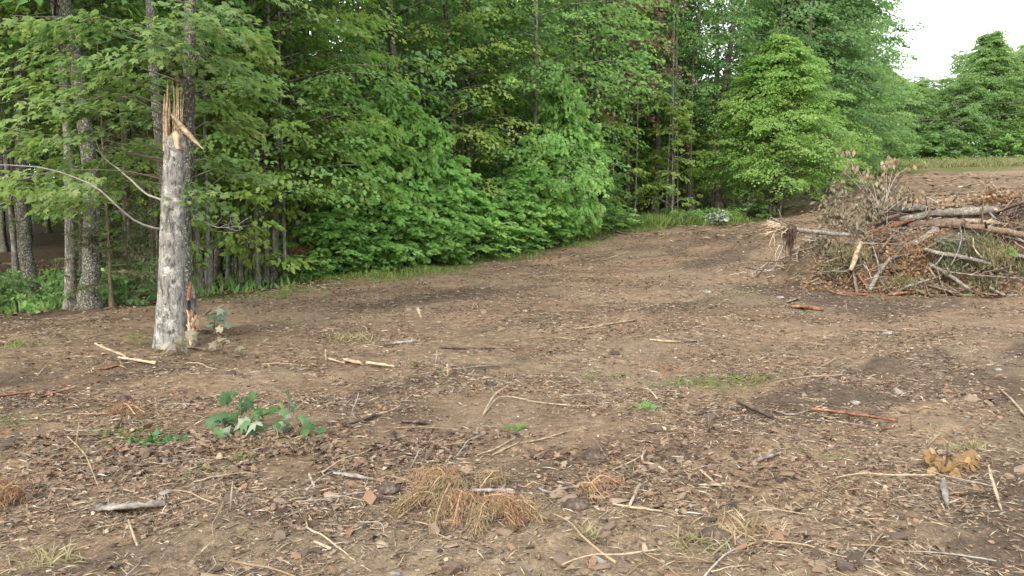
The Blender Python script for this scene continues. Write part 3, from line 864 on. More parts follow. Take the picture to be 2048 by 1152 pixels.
# the bright large leaved thicket at the edge
thick = [(700, 18.0, .52, "left end of the thicket, low large leaved poplar bush by the orange pine"), (738, 18.3, .88, "large leaved poplar bush in the left half of the thicket"),
         (790, 19.0, 1.12, "tallest poplar bush of the thicket, below the lichen streaked oak"), (840, 19.2, .92, "rounded poplar bush in the middle of the thicket"),
         (765, 18.0, .5, "low poplar bush in front of the tallest one of the thicket"), (820, 18.6, .5, "low bright poplar bush at the front middle of the thicket"),
         (890, 20.0, .68, "poplar bush right of the middle of the thicket"), (880, 19.3, .45, "small bright bush at the foot of the thicket's right half"),
         (940, 20.6, .46, "loose poplar bush at the right part of the thicket"), (975, 21.4, .45, "poplar bush between the thicket and the tall sapling clump"),
         (1020, 22.0, .52, "yellowish green poplar bush left of the tall sapling clump"), (1080, 23.2, .82, "tall poplar sapling, left of the tallest clump"),
         (1120, 23.6, 1.25, "tallest poplar sapling clump, bright green, pointed against the dark woods"), (1155, 24.4, .95, "poplar sapling on the right flank of the tallest clump"),
         (1085, 23.0, .45, "small yellow green bush at the foot of the tall clump"), (660, 17.4, .4, "knee high poplar shoot at the left foot of the thicket")]
thick += [(715, 19.4, .7, "slim poplar shoot behind the left end of the thicket"), (812, 20.2, 1.0, "slim upright poplar between the two tallest bushes of the thicket"), (862, 20.4, .74, "upright poplar behind the right half of the thicket"),
          (915, 20.9, .50, "small poplar shoot right of the thicket's middle"), (1050, 22.6, .6, "short poplar left of the tall sapling clump's foot"), (1105, 24.6, 1.15, "upright poplar just behind the tallest sapling clump"), (1000, 21.8, .38, "knee high bush between thicket and tall sapling clump")]
for i, (px, D, s, lb) in enumerate(thick):
    ptree(px, D, "poplar_bush", 'poplar', i, None, 0, lb, cat="bush", group="large leaved bushes at the woods edge", scale=(.55 + .22 * s if s < .9 else .70), zs=s * .98)
for i in range(74):
    px = g.uniform(560, 1530) if i % 9 else g.uniform(-60, 300)
    ed = np.interp(px, EPX, EDD); D = ed + g.uniform(-.3, 2.2)
    p = at(px, 400, D); lowk = .5 if 1230 < px < 1490 else 1
    tree("undergrowth_shrub", p[0], D, 'shrub', i if px > 350 else 2, None, 0, ["leafy bright green", "mid green", "dark green"][i % 3] + " low shrub in the undergrowth, " + near(px), cat="shrub", group="low shrubs along the woods edge", scale=(.6 + .7 * g.random()) * (1 if px > 620 else .6) * lowk, zs=(.45 + .5 * g.random()) * (1 if px > 620 else .7) * lowk)


def small_plant(name, px, py, mat, label, cat, n=160, R=.3, H=.4, ls=.07, tmpl=KITE, seed=0, leaves_as_parts=False, stem=None):
    g = np.random.default_rng(900 + seed); p = gnd(px, py); p[2] -= .01
    e = link(name, None, loc=p); tag(e, label, cat)
    mb = MB(); ns = 5
    tips = []
    for i in range(ns):
        a = g.random() * 6.28; r = R * (.3 + .6 * g.random())
        c = curve_pts([(0, 0, -.03), (r * .4 * math.cos(a), r * .4 * math.sin(a), H * .6), (r * math.cos(a), r * math.sin(a), H * (.6 + .4 * g.random()))], 7)
        mb.tube(c, np.linspace(.006, .002, 7), 5, 0, col=(.22, .20, .10)); tips.append(c)
    mb.build("stem", stem or M['twig'], e)
    idx = g.integers(0, ns, n); t = .3 + .7 * g.random(n)
    P = np.array([[np.interp(tt, np.linspace(0, 1, 7), tips[i][:, c]) for c in range(3)] for i, tt in zip(idx, t)]) + g.normal(0, ls * .5, (n, 3))
    P[:, 2] = np.abs(P[:, 2])
    d = g.normal(0, 1, (n, 3)); d[:, 2] = d[:, 2] * .4 - .2
    u = np.array([0, -.2, 1.]) + g.normal(0, .5, (n, 3))
    V, F, k = place(P, d, u, ls * (.6 + .7 * g.random(n)), tmpl)
    me = mesh_np("foliage", V, F, mat, col=np.repeat(leaf_cols(n, g), k, 0))
    link("foliage", me, e)
    return e


small_plant("dead_pine_sapling", 605, 560, M['needle_dead'], "rust orange dead pine sapling beside the left end of the thicket", "sapling", 2600, .38, .85, .10, NARROW, 1)
small_plant("wilted_shrub", 1440, 452, M['pale'], "silvery wilted shrub lying on bare ground left of the cone shaped maple", "shrub", 330, .75, .45, .13, KITE, 2)
small_plant("wilted_shrub", 1490, 440, M['pale'], "upright silvery wilted sprig under the left boughs of the cone shaped maple", "shrub", 150, .4, 1.1, .12, KITE, 3)
small_plant("seedling", 428, 668, M['pale'], "pale green seedling standing just right of the snapped tree", "seedling", 26, .22, .32, .10, LOBED, 4)
small_plant("seedling", 443, 712, M['wilt'], "wilted drab seedling below the pale one right of the snapped tree", "seedling", 14, .12, .2, .11, LOBED, 5)
small_plant("seedling", 355, 712, M['wilt'], "grey wilted leaves in front of the snapped tree base", "seedling", 14, .1, .2, .13, LOBED, 6)
small_plant("weed_tuft", 60, 632, M['maple'], "small bright green seedling at the left edge of the woods floor", "weed", 50, .25, .35, .1, KITE, 7)
small_plant("weed_tuft", 230, 600, M['poplar'], "light green seedling between the two pine saplings", "weed", 70, .3, .6, .09, KITE, 8)
small_plant("weed_tuft", 275, 690, M['grass'], "low green weeds left of the snapped tree base", "weed", 90, .25, .12, .06, NARROW, 9)

# ------------------------------------------------------------------ the snapped foreground tree and its neighbour
SB = gnd(345, 692)


def snapped_tree():
    D = SB[1]
    e = link("snapped_tree", None, loc=SB)
    tag(e, "snapped silver barked tree with splintered top standing alone in the left foreground", "tree")
    k = lambda px, py, dd=0.0: at(px, py, D + dd) - SB
    rows = [(347, 712, 45), (346, 696, 39.5), (345, 684, 35.5), (344.5, 665, 34.5), (344, 640, 31.5), (343.5, 600, 29), (343.5, 540, 27.5), (344, 480, 26), (345, 420, 24.5), (347, 360, 23), (349, 320, 22), (351, 292, 21.5), (352, 278, 20)]
    P = []; Rr = []
    rows2 = []
    for a, b in zip(rows[:-1], rows[1:]):
        n = max(1, int(abs(a[1] - b[1]) / 9))
        for i in range(n): rows2.append([a[j] + (b[j] - a[j]) * i / n for j in range(3)])
    rows2.append(rows[-1])
    for (px, py, w) in rows2: P.append(k(px, py)); Rr.append(w * (.93 if py > 600 else .88) * D / FPX)
    P = np.array(P); Rr = np.array(Rr)
    n = len(P); sides = 28
    th = np.linspace(0, 2 * np.pi, sides, endpoint=False)
    g = np.random.default_rng(3)
    zz = P[:, 2]
    fl = .11 * np.exp(-np.clip(zz, 0, 9) / .22)[:, None] * np.cos(th * 5 + .6)[None] + .035 * np.sin(th * 2 + 1.0)[None]
    fl = fl + .05 * (vnoise(np.tile(th * 3, (n, 1)), np.tile(zz[:, None] * 5, (1, sides)), 3) - .5) + .025 * (g.random((n, sides)) - .5)
    R = Rr[:, None] * (1 + fl)
    V = np.stack([P[:, 0, None] + R * np.cos(th), P[:, 1, None] + R * np.sin(th), np.repeat(zz[:, None], sides, 1)], -1)
    # ragged break
    jag = np.abs(g.normal(0, 1, sides)) * .035 + .03 * np.sin(th * 3)
    V[-1, :, 2] += jag * 1.2; V[-2, :, 2] += jag * .5
    V = V.reshape(-1, 3)
    i = np.arange(n - 1)[:, None] * sides; j = np.arange(sides)[None]; j2 = (j + 1) % sides
    F = np.stack([i + j, i + j2, i + sides + j2, i + sides + j], -1).reshape(-1, 4)
    link("trunk", mesh_np("snapped_trunk", V, F, M['bark_front']), e)
    # broken wood face
    top = P[-1] + np.array([0, 0, -.05]); rt = Rr[-1] * .97
    mb = MB()
    nn = 18
    a = np.linspace(0, 2 * np.pi, nn, endpoint=False)
    for ring, (q, hgt) in enumerate(((1, .0), (.6, .05), (.25, .02))): pass
    VV = [top + np.array([0, 0, .02])]
    for q in (.4, .75, 1.0):
        for t in a: VV.append(top + np.array([q * rt * math.cos(t), q * rt * math.sin(t), .02 + .07 * g.random() * (q < 1)]))
    VV = np.array(VV); TT = []
    for c in range(nn):
        c2 = (c + 1) % nn
        TT.append((0, 1 + c, 1 + c2))
        for r_ in (0, 1):
            b0 = 1 + r_ * nn
            TT += [(b0 + c, b0 + nn + c, b0 + nn + c2), (b0 + c, b0 + nn + c2, b0 + c2)]
    mb.put(VV, None, TT); mb.build("broken_wood", M['wood_new'], e, smooth=False)

    def splinter(pts, wid, th_, mat, label=None, seed=0):
        """flat splitting shard: tapered four sided blade"""
        pts = [k(*q) for q in pts]
        c = curve_pts(pts, 9, .006, seed); m_ = len(c)
        T = np.gradient(c, axis=0); T /= np.linalg.norm(T, axis=1)[:, None]
        B = np.cross(T, np.array([0, 1.0, 0])); B /= np.linalg.norm(B, axis=1)[:, None]
        gg = np.random.default_rng(seed)
        w = np.interp(np.linspace(0, 1, m_), np.linspace(0, 1, len(wid)), wid) * (1 + .25 * (gg.random(m_) - .5))
        V = np.concatenate([c - B * w[:, None], c + np.array([0, -th_, 0]), c + B * w[:, None] * .9, c + np.array([0, th_, 0])])
        q = []
        for s_ in range(4):
            a0 = s_ * m_; b0 = ((s_ + 1) % 4) * m_
            for z in range(m_ - 1): q.append((a0 + z, b0 + z, b0 + z + 1, a0 + z + 1))
        mb = MB(); mb.put(V, q, [(0, m_, 2 * m_), (0, 2 * m_, 3 * m_)]); o = mb.build("splinter", mat, e, smooth=False)
        if label: o["label"] = label
    splinter([(328.5, 302), (328, 250), (329, 205), (330, 188)], [.016, .019, .016, .006], .012, M['wood_tan'], None, 1)
    splinter([(333, 302), (332.5, 240), (334, 200), (335, 175), (335, 158)], [.018, .019, .013, .010, .002], .014, M['wood_new'], "tallest pointed shard at the left of the break", 5)
    splinter([(338, 300), (337.5, 250), (339, 215), (339, 198)], [.016, .018, .012, .004], .02, M['wood_tan'], None, 2)
    splinter([(335.5, 300, -.05), (336, 262, -.05), (335, 240, -.05)], [.012, .012, .003], .012, M['wood_red'], None, 6)
    for q, (x0, x1, yt, w) in enumerate([(347, 350, 150, .014), (351, 354, 128, .012), (355, 357, 140, .016), (359, 362, 155, .014), (344, 346, 205, .012), (362, 364, 190, .012), (353, 352, 180, .016)]):
        splinter([(x0, 296), ((x0 + x1) / 2 + 1, 230), (x1 + (q - 3) * 1.6, yt)], [w * .75, w * .5, .0015], .004, M['wood_tan'] if q % 2 else M['wood_new'], None, 10 + q)
    for q in range(16):
        x0 = 331 + 38 * g.random(); hh = 292 - 12 - 38 * g.random() ** 1.5
        splinter([(x0, 300, -.03 - .04 * g.random()), (x0 + g.normal(0, 1), (300 + hh) / 2, -.05 + .1 * g.random()), (x0 + g.normal(0, 2.5), hh, 0)], [.014, .010, .002], .006, [M['wood_tan'], M['wood_new'], M['wood_red'], M['bark_front']][q % 4], None, 60 + q)
    for q in range(9):
        x0 = 374 + 14 * g.random(); y0 = 628 + 60 * g.random()
        splinter([(x0, y0 + 14, -.05), (x0 + g.normal(0, 2), y0, -.09), (x0 + g.normal(0, 4), y0 - 10 - 8 * g.random(), -.08)], [.016, .022, .004], .02, [M['wood_new'], M['wood_tan'], M['wood_red']][q % 3], None, 90 + q)
    splinter([(342, 228, -.10), (360, 250, -.13), (385, 278, -.14), (408, 299, -.15)], [.022, .036, .030, .004], .008, M['wood_tan'], "long pale splinter hanging down to the right", 30)
    splinter([(350, 262, -.12), (353, 275, -.13), (356, 298, -.13)], [.045, .05, .03], .02, M['wood_new'], "rusty torn wood under the break", 31)
    # dead twigs and limbs
    def limb(pts, r0, r1, seed=0, name="limb"):
        c = curve_pts([k(*q) for q in pts], 16, .012, seed)
        mb = MB(); mb.tube(c, np.linspace(r0, r1, 16), 6, .1, seed, (.26, .25, .225)); return mb.build(name, M['twig'], e)
    limb([(325, 459, -.05), (275, 445, -.2), (235, 412, -.4), (192, 375, -.5), (120, 345, -.6), (60, 333, -.7), (-10, 330, -.8)], .014, .004, 1)
    limb([(328, 402), (290, 385, .1), (245, 345, .2), (205, 312, .3), (192, 283, .3)], .014, .005, 2)
    # the torn slab of wood leaning at the base
    splinter([(384, 692, .1), (386, 640, .12), (384, 600, .12), (381, 562, .12)], [.055, .045, .05, .015], .03, M['bark_front'], "grey slab leaning at the right of the base", 40)
    splinter([(378, 640, -.03), (386, 634, -.05), (388, 655, -.03), (380, 672, -.03), (386, 692, -.05)], [.02, .055, .055, .03, .03], .05, M['wood_new'], "raw orange wood torn open at the base", 41)
    splinter([(376, 600, .0), (379, 580, 0), (383, 563, 0)], [.02, .025, .012], .02, M['wood_red'], None, 42)
    return e


ST = snapped_tree()


def twig_spray():
    e_pts = [[(384, 428), (410, 445), (440, 455), (470, 452), (497, 436)], [(425, 452), (440, 440), (447, 425)], [(440, 455), (460, 445), (470, 430)], [(415, 448), (430, 462), (470, 465)], [(450, 455), (475, 462), (485, 455)], [(388, 432), (380, 450), (378, 460)], [(455, 453), (462, 440), (455, 425)]]
    mb = MB()
    for i, s in enumerate(e_pts):
        c = curve_pts([at(a, b, 9.25 + .05 * i) for a, b in s], 10, .012, i)
        mb.tube(c, np.linspace(.008 if i == 0 else .004, .002, 10), 5, .1, i, (.34, .33, .30))
    return mb


def lichen_maple():
    D = 9.5; b = at(373, 400, D); b[2] = hz(b[0], D)
    SPOT.append((b[0], D))
    e = link("lichen_maple_tree", None, loc=b)
    tag(e, "slender lichen covered maple close behind the snapped tree, yellowish leaves overhead", "tree")
    g = np.random.default_rng(77)
    rows = [(378, 720, 17), (376, 690, 15), (373, 600, 13), (370, 500, 12), (372, 400, 12), (374, 300, 12), (377, 200, 12), (379, 100, 11.5), (381, 0, 11), (384, -200, 10), (388, -500, 7), (390, -800, 3)]
    c = curve_pts([at(a, y, D) - b for a, y, r in rows], 46, .012, 4)
    rr = np.interp(np.linspace(0, 1, 46), np.linspace(0, 1, len(rows)), [r for _, _, r in rows]) * D / FPX
    V, F, T = tube(c, rr, 16, .12, 8)
    link("trunk", mesh_np("lichen_trunk", V, [F, T], M['bark_lichen']), e)
    # dead twig on the right
    o = twig_spray().build("dead_branch", M['twig'], e); o.location = Vector(-b)
    # leafy boughs
    CL = [(200, 130, 9), (100, 170, 9.2), (250, 100, 8.6), (60, 215, 9), (150, 205, 8.8), (280, 235, 9.3), (120, 262, 8.9), (40, 350, 8.4), (160, 395, 9.4), (405, 60, 8.6),
          (455, 130, 9.4), (425, 205, 9.8), (480, 250, 10), (425, 322, 9.6), (490, 345, 9.9), (60, 110, 9.8), (100, 50, 9.2), (20, 30, 9), (200, 30, 8.8), (300, 55, 8.3),
          (405, 395, 9.3), (330, 110, 8.9), (230, 165, 9.8), (0, 140, 9.5), (350, 20, 8.2), (440, 20, 8.9), (500, 70, 9.8), (520, 170, 10.3), (180, 320, 9.8), (90, 400, 10.2),
          (280, 300, 9.9), (-40, 250, 9), (140, -60, 8.8), (300, -70, 8.6), (450, -80, 9), (0, -80, 9), (560, -20, 10), (240, 355, 9.7), (30, 280, 9.6), (320, 170, 9.7), (260, -160, 9), (420, -200, 9.4), (100, -220, 9)]
    mb = MB(); Pp = []; Dd = []; Ls = []; tone = []
    for i, (px, py, d) in enumerate(CL):
        q = at(px, py, d) - b
        zs = min(max(q[2] - .25 * math.hypot(q[0], q[1]) * .8, 1.6), 6.5) if py < 300 else max(1.7, q[2] - .1)
        root = np.array([np.interp(zs, c[:, 2], c[:, 0]), 0, zs])
        mid = (root + q) / 2 + np.array([0, 0, .10]) + g.normal(0, .05, 3)
        cc = curve_pts([root, mid, q], 9, .02, i)
        mb.tube(cc, np.linspace(.011, .003, 9), 5, .1, i, (.14, .125, .10))
        out = (q - root); out[2] = 0; out /= np.linalg.norm(out) + 1e-6
        tb = g.random() * .4
        for kx in range(5):
            t = .55 + .45 * (kx + g.random()) / 5
            p = root + (q - root) * t + np.array([0, 0, .1 * math.sin(t * 3.1)])
            a = (g.random() - .5) * 2.2; o2 = np.array([out[0] * math.cos(a) - out[1] * math.sin(a), out[0] * math.sin(a) + out[1] * math.cos(a), g.normal(-.05, .15)])
            Pp.append(p + g.normal(0, .05, 3)); Dd.append(o2); Ls.append(.34 + .22 * g.random()); tone.append(tb + .6 * g.random())
    mb.build("limbs", M['twig'], e)["kind"] = "stuff"
    Pp = np.array(Pp); Dd = np.array(Dd); Ls = np.array(Ls); tone = np.array(tone)
    nl = 26
    q, d, u = spray_leaves(Pp, Dd, Ls, nl, g, .30, .30, .5)
    n = len(q); sz = .085 * (.6 + .7 * g.random(n))
    cols = leaf_cols(n, g); cols[:, 0] = np.clip(.5 * cols[:, 0] + .5 * np.repeat(tone, nl), 0, 1)
    # the largest showing leaves are parts of their own
    pp = 1024 + FPX * (q[:, 0] + b[0]) / (q[:, 1] + D); dep = q[:, 1] + D
    vis = (pp > 0) & (pp < 540) & ((q[:, 2] + b[2]) < 1.6 + dep * .235)
    score = np.where(vis, sz / dep, 0)
    sel = np.argsort(-score)[:280]; rest = np.setdiff1d(np.arange(n), sel)
    V, F, k = place(q[rest], d[rest], u[rest], sz[rest], LOBED)
    link("crown", mesh_np("lichen_maple_crown", V, F, M['front'], col=np.repeat(cols[rest], k, 0)), e)["kind"] = "stuff"
    metas = []
    for m_ in range(6):
        cc = np.zeros((11, 3)); cc[:, 0] = .2 + .13 * m_; cc[:, 1] = .5
        metas.append(mesh_np("maple_leaf", LOBED[0], LOBED[1], M['front'], col=cc))
    for i in sel:
        X = Vector(d[i]).normalized(); Y = Vector(u[i]).cross(X).normalized(); Z = X.cross(Y)
        o = link("leaf", metas[int(cols[i, 0] * 5.99)], e)
        mt = Matrix((X, Y, Z)).transposed().to_4x4()
        o.matrix_basis = Matrix.Translation(Vector(q[i])) @ mt @ Matrix.Diagonal((sz[i], sz[i], sz[i], 1))
    return e


lichen_maple()


# ------------------------------------------------------------------ logs, sticks, slabs
def stick(name, P, r, mat, label, cat, group=None, sides=7, rough=.12, n=None, wob=None, seed=None, ends=None, parent=None, twigs=0):
    P = np.asarray(P, float); r = np.atleast_1d(r)
    Ltot = np.linalg.norm(np.diff(P, axis=0), axis=1).sum()
    n = n or max(4, min(22, int(Ltot / .12) + 3)); seed = seed if seed is not None else int(abs(P[0, 0] * 977 + P[0, 1] * 131)) % 9999
    wob = wob if wob is not None else r.mean() * .35
    c = curve_pts(P, n, wob, seed); o = P[0].copy(); c = c - o
    rr = np.interp(np.linspace(0, 1, n), np.linspace(0, 1, len(r)), r)
    g = np.random.default_rng(seed)
    mb = MB(); mb.tube(c, rr, sides, rough, seed, (.5, .5, .5), 0)
    for i in range(twigs):
        a = g.integers(1, n - 1); q = c[a] + g.normal(0, .16, 3)
        q2 = q + (q - c[a]) * .8 + g.normal(0, .05, 3)
        mb.tube([c[a], q, q2], [rr[a] * .45, rr[a] * .3, .002], 5, 0, i, (.5, .5, .5), 0)
    ob = mb.build(name, mat, parent, o)
    if label: tag(ob, label, cat, group)
    if ends:
        for e_i, m_ in ends:
            c0 = c[0] if e_i == 0 else c[-1]; c1 = c[1] if e_i == 0 else c[-2]
            t = (c0 - c1) / np.linalg.norm(c0 - c1)
            V, F, T = tube([c0 - t * .004, c0 + t * .006], [rr[0 if e_i == 0 else -1] * .97] * 2, sides, .05, seed)
            link("cut_end", mesh_np("cut_end", V, [F, T], m_), ob)
    return ob


def slab(name, P0, P1, w, th, mat, label, cat, seed=0, tilt=0.0, group=None, n=12):
    """ragged flattened piece of wood or bark between two points"""
    P0 = np.asarray(P0, float); P1 = np.asarray(P1, float); g = np.random.default_rng(seed)
    ax = P1 - P0; Ln = np.linalg.norm(ax); ax /= Ln
    sd_ = np.cross(ax, [0, 0, 1.]); sd_ /= np.linalg.norm(sd_) + 1e-9
    up = np.cross(sd_, ax); sd_, up = sd_ * math.cos(tilt) + up * math.sin(tilt), -sd_ * math.sin(tilt) + up * math.cos(tilt)
    t = np.linspace(0, 1, n); prof = np.clip(np.minimum(t * 4 + .1 * g.random(), (1 - t) * 2.5), .06, 1) * (.55 + .8 * g.random(n)); th = th * .7
    off = g.normal(0, w * .15, n)
    V = []
    for i in range(n):
        c = ax * Ln * (t[i] + .02 * g.normal()) + sd_ * off[i]
        a = w * prof[i]; h = th * (.6 + .7 * g.random())
        for (s_, z) in ((-1, -.2), (-.8, .7), (0, 1.1), (.75, .6), (1, -.2), (0, -.6)):
            V.append(c + sd_ * a * s_ * (1 + .2 * g.normal() * .5) + up * h * z)
    q = [(i * 6 + j, i * 6 + (j + 1) % 6, (i + 1) * 6 + (j + 1) % 6, (i + 1) * 6 + j) for i in range(n - 1) for j in range(6)]
    tt = [(0, j, j + 1) for j in range(1, 5)] + [((n - 1) * 6, (n - 1) * 6 + j + 1, (n - 1) * 6 + j) for j in range(1, 5)]
    mb = MB(); mb.put(np.array(V), q, tt, (.5, .5, .5)); o = mb.build(name, mat, None, P0, smooth=False)
    return tag(o, label, cat, group)


def mp(px, py, pull=.12, D=None):
    """a point lying on the debris pile at a pixel"""
    if D is None:
        D = gnd(px, py)[1] - pull
        if D > 17.0: D = 16.3
    return at(px, py, D)


def gp(px, py, up=.015):
    p = gnd(px, py); p[2] += up; return p


BL, BB = M['bark_log'], M['bark_brown']
new, red, tan_, gry, drk = M['wood_new'], M['wood_red'], M['wood_tan'], M['wood_grey'], M['wood_dark']

# -- the pile
o = stick("uprooted_sapling", [mp(1578, 457, D=14.6), mp(1640, 465, D=14.8), mp(1700, 470, D=15)], [.042, .04, .034], BL, "uprooted sapling with whitish trunk sticking out of the pile's left side", "log", ends=None, sides=10)
mb = MB(); g = np.random.default_rng(5); c0 = at(1570, 457, 14.6)
for i in range(46):
    a = c0 + g.normal(0, .03, 3); q = a + np.array([-.10 - .25 * g.random(), g.normal(0, .12), g.normal(.02, .09)]); q2 = q + np.array([-.12 * g.random(), g.normal(0, .05), g.normal(0, .06)])
    mb.tube([a, q, q2], [.012, .006, .002], 4, 0, i, (.50, .40, .28) if i % 3 else (.20, .14, .10))
for (pa) in [[(1552, 462), (1541, 482), (1540, 495), (1545, 503)], [(1560, 490), (1552, 505), (1550, 524)], [(1548, 470), (1549, 485), (1548, 492)]]:
    mb.tube(curve_pts([at(x_, y_, 14.5) for x_, y_ in pa], 8, .02, 3), np.linspace(.008, .003, 8), 4, 0, 1, (.55, .45, .32))
r_ = mb.build("root", M['twig']); r_.parent = o; r_.location = Vector(-np.array(o.location)); r_["kind"] = "stuff"
mb = MB()
for i in range(90):
    a = at(1580 + g.normal(0, 5), 450 + g.random() * 10, 14.6) + np.array([0, g.normal(0, .04), 0]); ln = .15 + .4 * g.random() ** 2
    q = a + np.array([g.normal(0, .03), g.normal(0, .02), -ln * .5]); q2 = q + np.array([g.normal(0, .02), 0, -ln * .5])
    mb.tube([a, q, q2], [.009, .006, .002], 4, 0, i, (.085, .055, .04))
r_ = mb.build("root_mat", M['twig']); r_.parent = o; r_.location = Vector(-np.array(o.location)); r_["kind"] = "stuff"; r_["label"] = "dark hanging mat of fine roots"

LOGS = [
    ("log", [(1794, 421), (1830, 417), (1868, 415)], [.058, .06, .055], BL, "short grey log lying highest on the left of the pile's top logs", .1, [(0, new), (1, new)]),
    ("log", [(1800, 439), (1850, 431), (1905, 425), (1960, 421), (2004, 418)], [.05, .072, .078, .074, .066], BL, "thick lichen spotted log lying along the top of the debris pile", .25, [(1, new)]),
    ("log", [(1883, 411), (1930, 403), (1980, 397)], [.04, .045, .035], BL, "narrow pale log behind the thick lichen spotted one", -.2, None),
    ("log", [(1820, 452), (1880, 447), (1945, 446), (2010, 445)], [.075, .09, .085, .06], BB, "barkless brown log directly beneath the thick lichen spotted log", .05, [(0, red)]),
    ("log", [(1930, 450), (1985, 459), (2050, 470), (2120, 480)], [.052, .058, .062, .062], BB, "long smooth brown log sloping down to the right border of the view", .35, None),
    ("log", [(1815, 493), (1845, 478), (1876, 458)], [.055, .055, .045], BL, "stubby grey log with sawn orange end in the middle of the pile", .45, [(0, new)]),
    ("branch", [(1738, 581), (1757, 548), (1784, 516), (1827, 507), (1855, 495), (1884, 478)], [.042, .038, .03, .018, .012, .006], BL, "crooked pale grey branch propped against the front of the pile", .35, None),
    ("branch", [(1725, 441), (1736, 470), (1750, 505), (1760, 547)], [.007, .013, .015, .017], gry, "thin upright greenish stick in front of the pile's left half", .45, None),
    ("branch", [(1748, 455), (1744, 472), (1748, 490)], [.008, .01, .012], gry, "short curved twig beside the thin upright greenish stick", .45, None),
    ("stick", [(1690, 486), (1750, 487), (1806, 489)], [.012, .015, .014], gry, "straight pale stick lying level across the pile's left half", .3, None),
    ("stake", [(1721, 486), (1711, 514), (1701, 541)], [.045, .05, .036], tan_, "stubby stake with yellow broken top leaning at the pile's left", .35, [(0, new)]),
    ("branch", [(1848, 498), (1885, 508), (1930, 515), (1990, 530)], [.03, .038, .038, .032], BL, "grey branch with red torn end sloping down right across the pile", .4, None),
    ("branch", [(1857, 527), (1895, 548), (1940, 579)], [.030, .036, .02], BL, "pale peeling branch slanting to the ground at the pile's lower right", .3, None),
    ("branch", [(1790, 586), (1815, 572), (1850, 562), (1882, 551)], [.022, .024, .022, .012], BL, "dark lichen branch lying at the pile's foot, pointing up right", .25, None),
    ("stick", [(1857, 533), (1864, 545), (1872, 557)], [.02, .022, .022], tan_, "short pale stick crossing the dark lichen branch at the pile's foot", .2, None),
    ("stick", [(1890, 543), (1960, 551), (2060, 558)], [.011, .012, .012], gry, "long thin pole running level to the right border low on the pile", .4, None),
    ("branch", [(1692, 485), (1722, 466), (1757, 443), (1798, 429)], [.035, .045, .045, .03], BB, "brown branch slanting up from the pile's left side to the top logs", .25, None),
    ("branch", [(1727, 367), (1752, 378), (1762, 400), (1774, 425)], [.008, .018, .022, .028], BL, "bare silvery limb bent upright above the left of the pile", 0, None),
    ("stick", [(1702, 408), (1735, 413), (1768, 415)], [.008, .01, .012], gry, "thin grey twig lying across the wilted leaves", .2, None),
    ("branch", [(1919, 447), (1923, 470), (1917, 500), (1902, 531)], [.008, .010, .012, .012], gry, "thin curving upright shoot in front of the pine boughs", .5, None),
    ("stick", [(1946, 477), (1948, 497), (1963, 515)], [.012, .016, .014], tan_, "crooked pale stick standing right of the thin curving shoot", .45, None),
    ("stick", [(1640, 528), (1675, 516), (1710, 505)], [.010, .014, .012], tan_, "thin yellowish stick running from the ground up to the stake", .2, None),
    ("stick", [(1985, 523), (1998, 505), (2009, 488)], [.007, .009, .008], tan_, "short thin twig tilted right among the pine boughs", .4, None),
    ("branch", [(1880, 476), (1910, 479), (1945, 478)], [.009, .008, .007], gry, "fine twig spreading level from the crooked pale branch tip", .5, None),
    ("branch", [(1827, 508), (1850, 487), (1878, 470)], [.012, .009, .005], gry, "fine branchlet rising beside the sawn orange ended log", .5, None),
    ("branch", [(1786, 515), (1800, 500), (1812, 480), (1790, 455)], [.012, .010, .008, .004], gry, "arching bare twig over the red rotten wood", .5, None),
    ("branch", [(1664, 490), (1685, 498), (1700, 515)], [.02, .022, .012], BB, "short brown branch under the uprooted sapling", .2, None),
    ("stick", [(1590, 512), (1612, 505), (1640, 504)], [.012, .015, .012], tan_, "pale wavy root on the ground left of the pile", .0, None),
    ("stick", [(1600, 520), (1622, 506), (1636, 515)], [.008, .01, .008], gry, "thin bent root beside the pale wavy one", .0, None),
    ("stick", [(1640, 503), (1668, 502)], [.02, .02], gry, "grey stick end poking from the pile's left flank", .1, None),
    ("stick", [(1642, 511), (1665, 509)], [.015, .016], gry, "second grey stick end just below the first on the left flank", .1, None),
    ("branch", [(1960, 362), (1972, 370), (1983, 373)], [.008, .01, .008], tan_, "pale forked twig sticking up over the far right of the pile", -.2, None),
    ("branch", [(1976, 358), (1984, 368), (1995, 380), (2006, 392)], [.008, .011, .014, .016], tan_, "twisted twig rising above the dry orange leaves on the pile", -.2, None),
    ("stick", [(1965, 545), (1990, 540), (2030, 530)], [.010, .010, .008], gry, "slim stick angled up right among shaded debris", .35, None),
    ("branch", [(1780, 470), (1800, 480), (1820, 495)], [.010, .012, .012], BB, "brown twig falling toward the sawn log end", .4, None),
    ("log", [(2000, 500), (2040, 512), (2100, 520)], [.03, .035, .035], BL, "slim lichen green log low at the right border of the pile", .35, None),
]
for i, (nm, pts, rr, mt, lb, pull, ends) in enumerate(LOGS):
    stick(nm, [mp(x_, y_, pull) for x_, y_ in pts], rr, mt, lb, "log" if nm == "log" else ("branch" if nm == "branch" else "stick"), sides=14 if nm == "log" else 8, rough=.2, ends=ends, seed=600 + i, twigs=5 if nm == "branch" else (2 if nm == "log" else 0))
slab("bark_slab", mp(1730, 467, .2), mp(1788, 460, .2), .10, .05, red, "split slab of dark red rotten wood under the brown slanting branch", "wood", 1, 1.2)
slab("bark_slab", mp(1770, 455, .2), mp(1830, 440, .2), .09, .05, red, "red rotten wood wedged below the lichen spotted log", "wood", 2, 1.0)
slab("split_wood", mp(1955, 417, D=15.6), mp(2000, 421, D=15.5), .07, .03, new, "bright orange split wood at the right end of the lichen spotted log", "wood", 3, 1.3)
slab("split_wood", mp(1863, 405, D=16.3), mp(1955, 402, D=16.3), .08, .03, tan_, "long pale split plank behind the top logs", "wood", 4, .8)
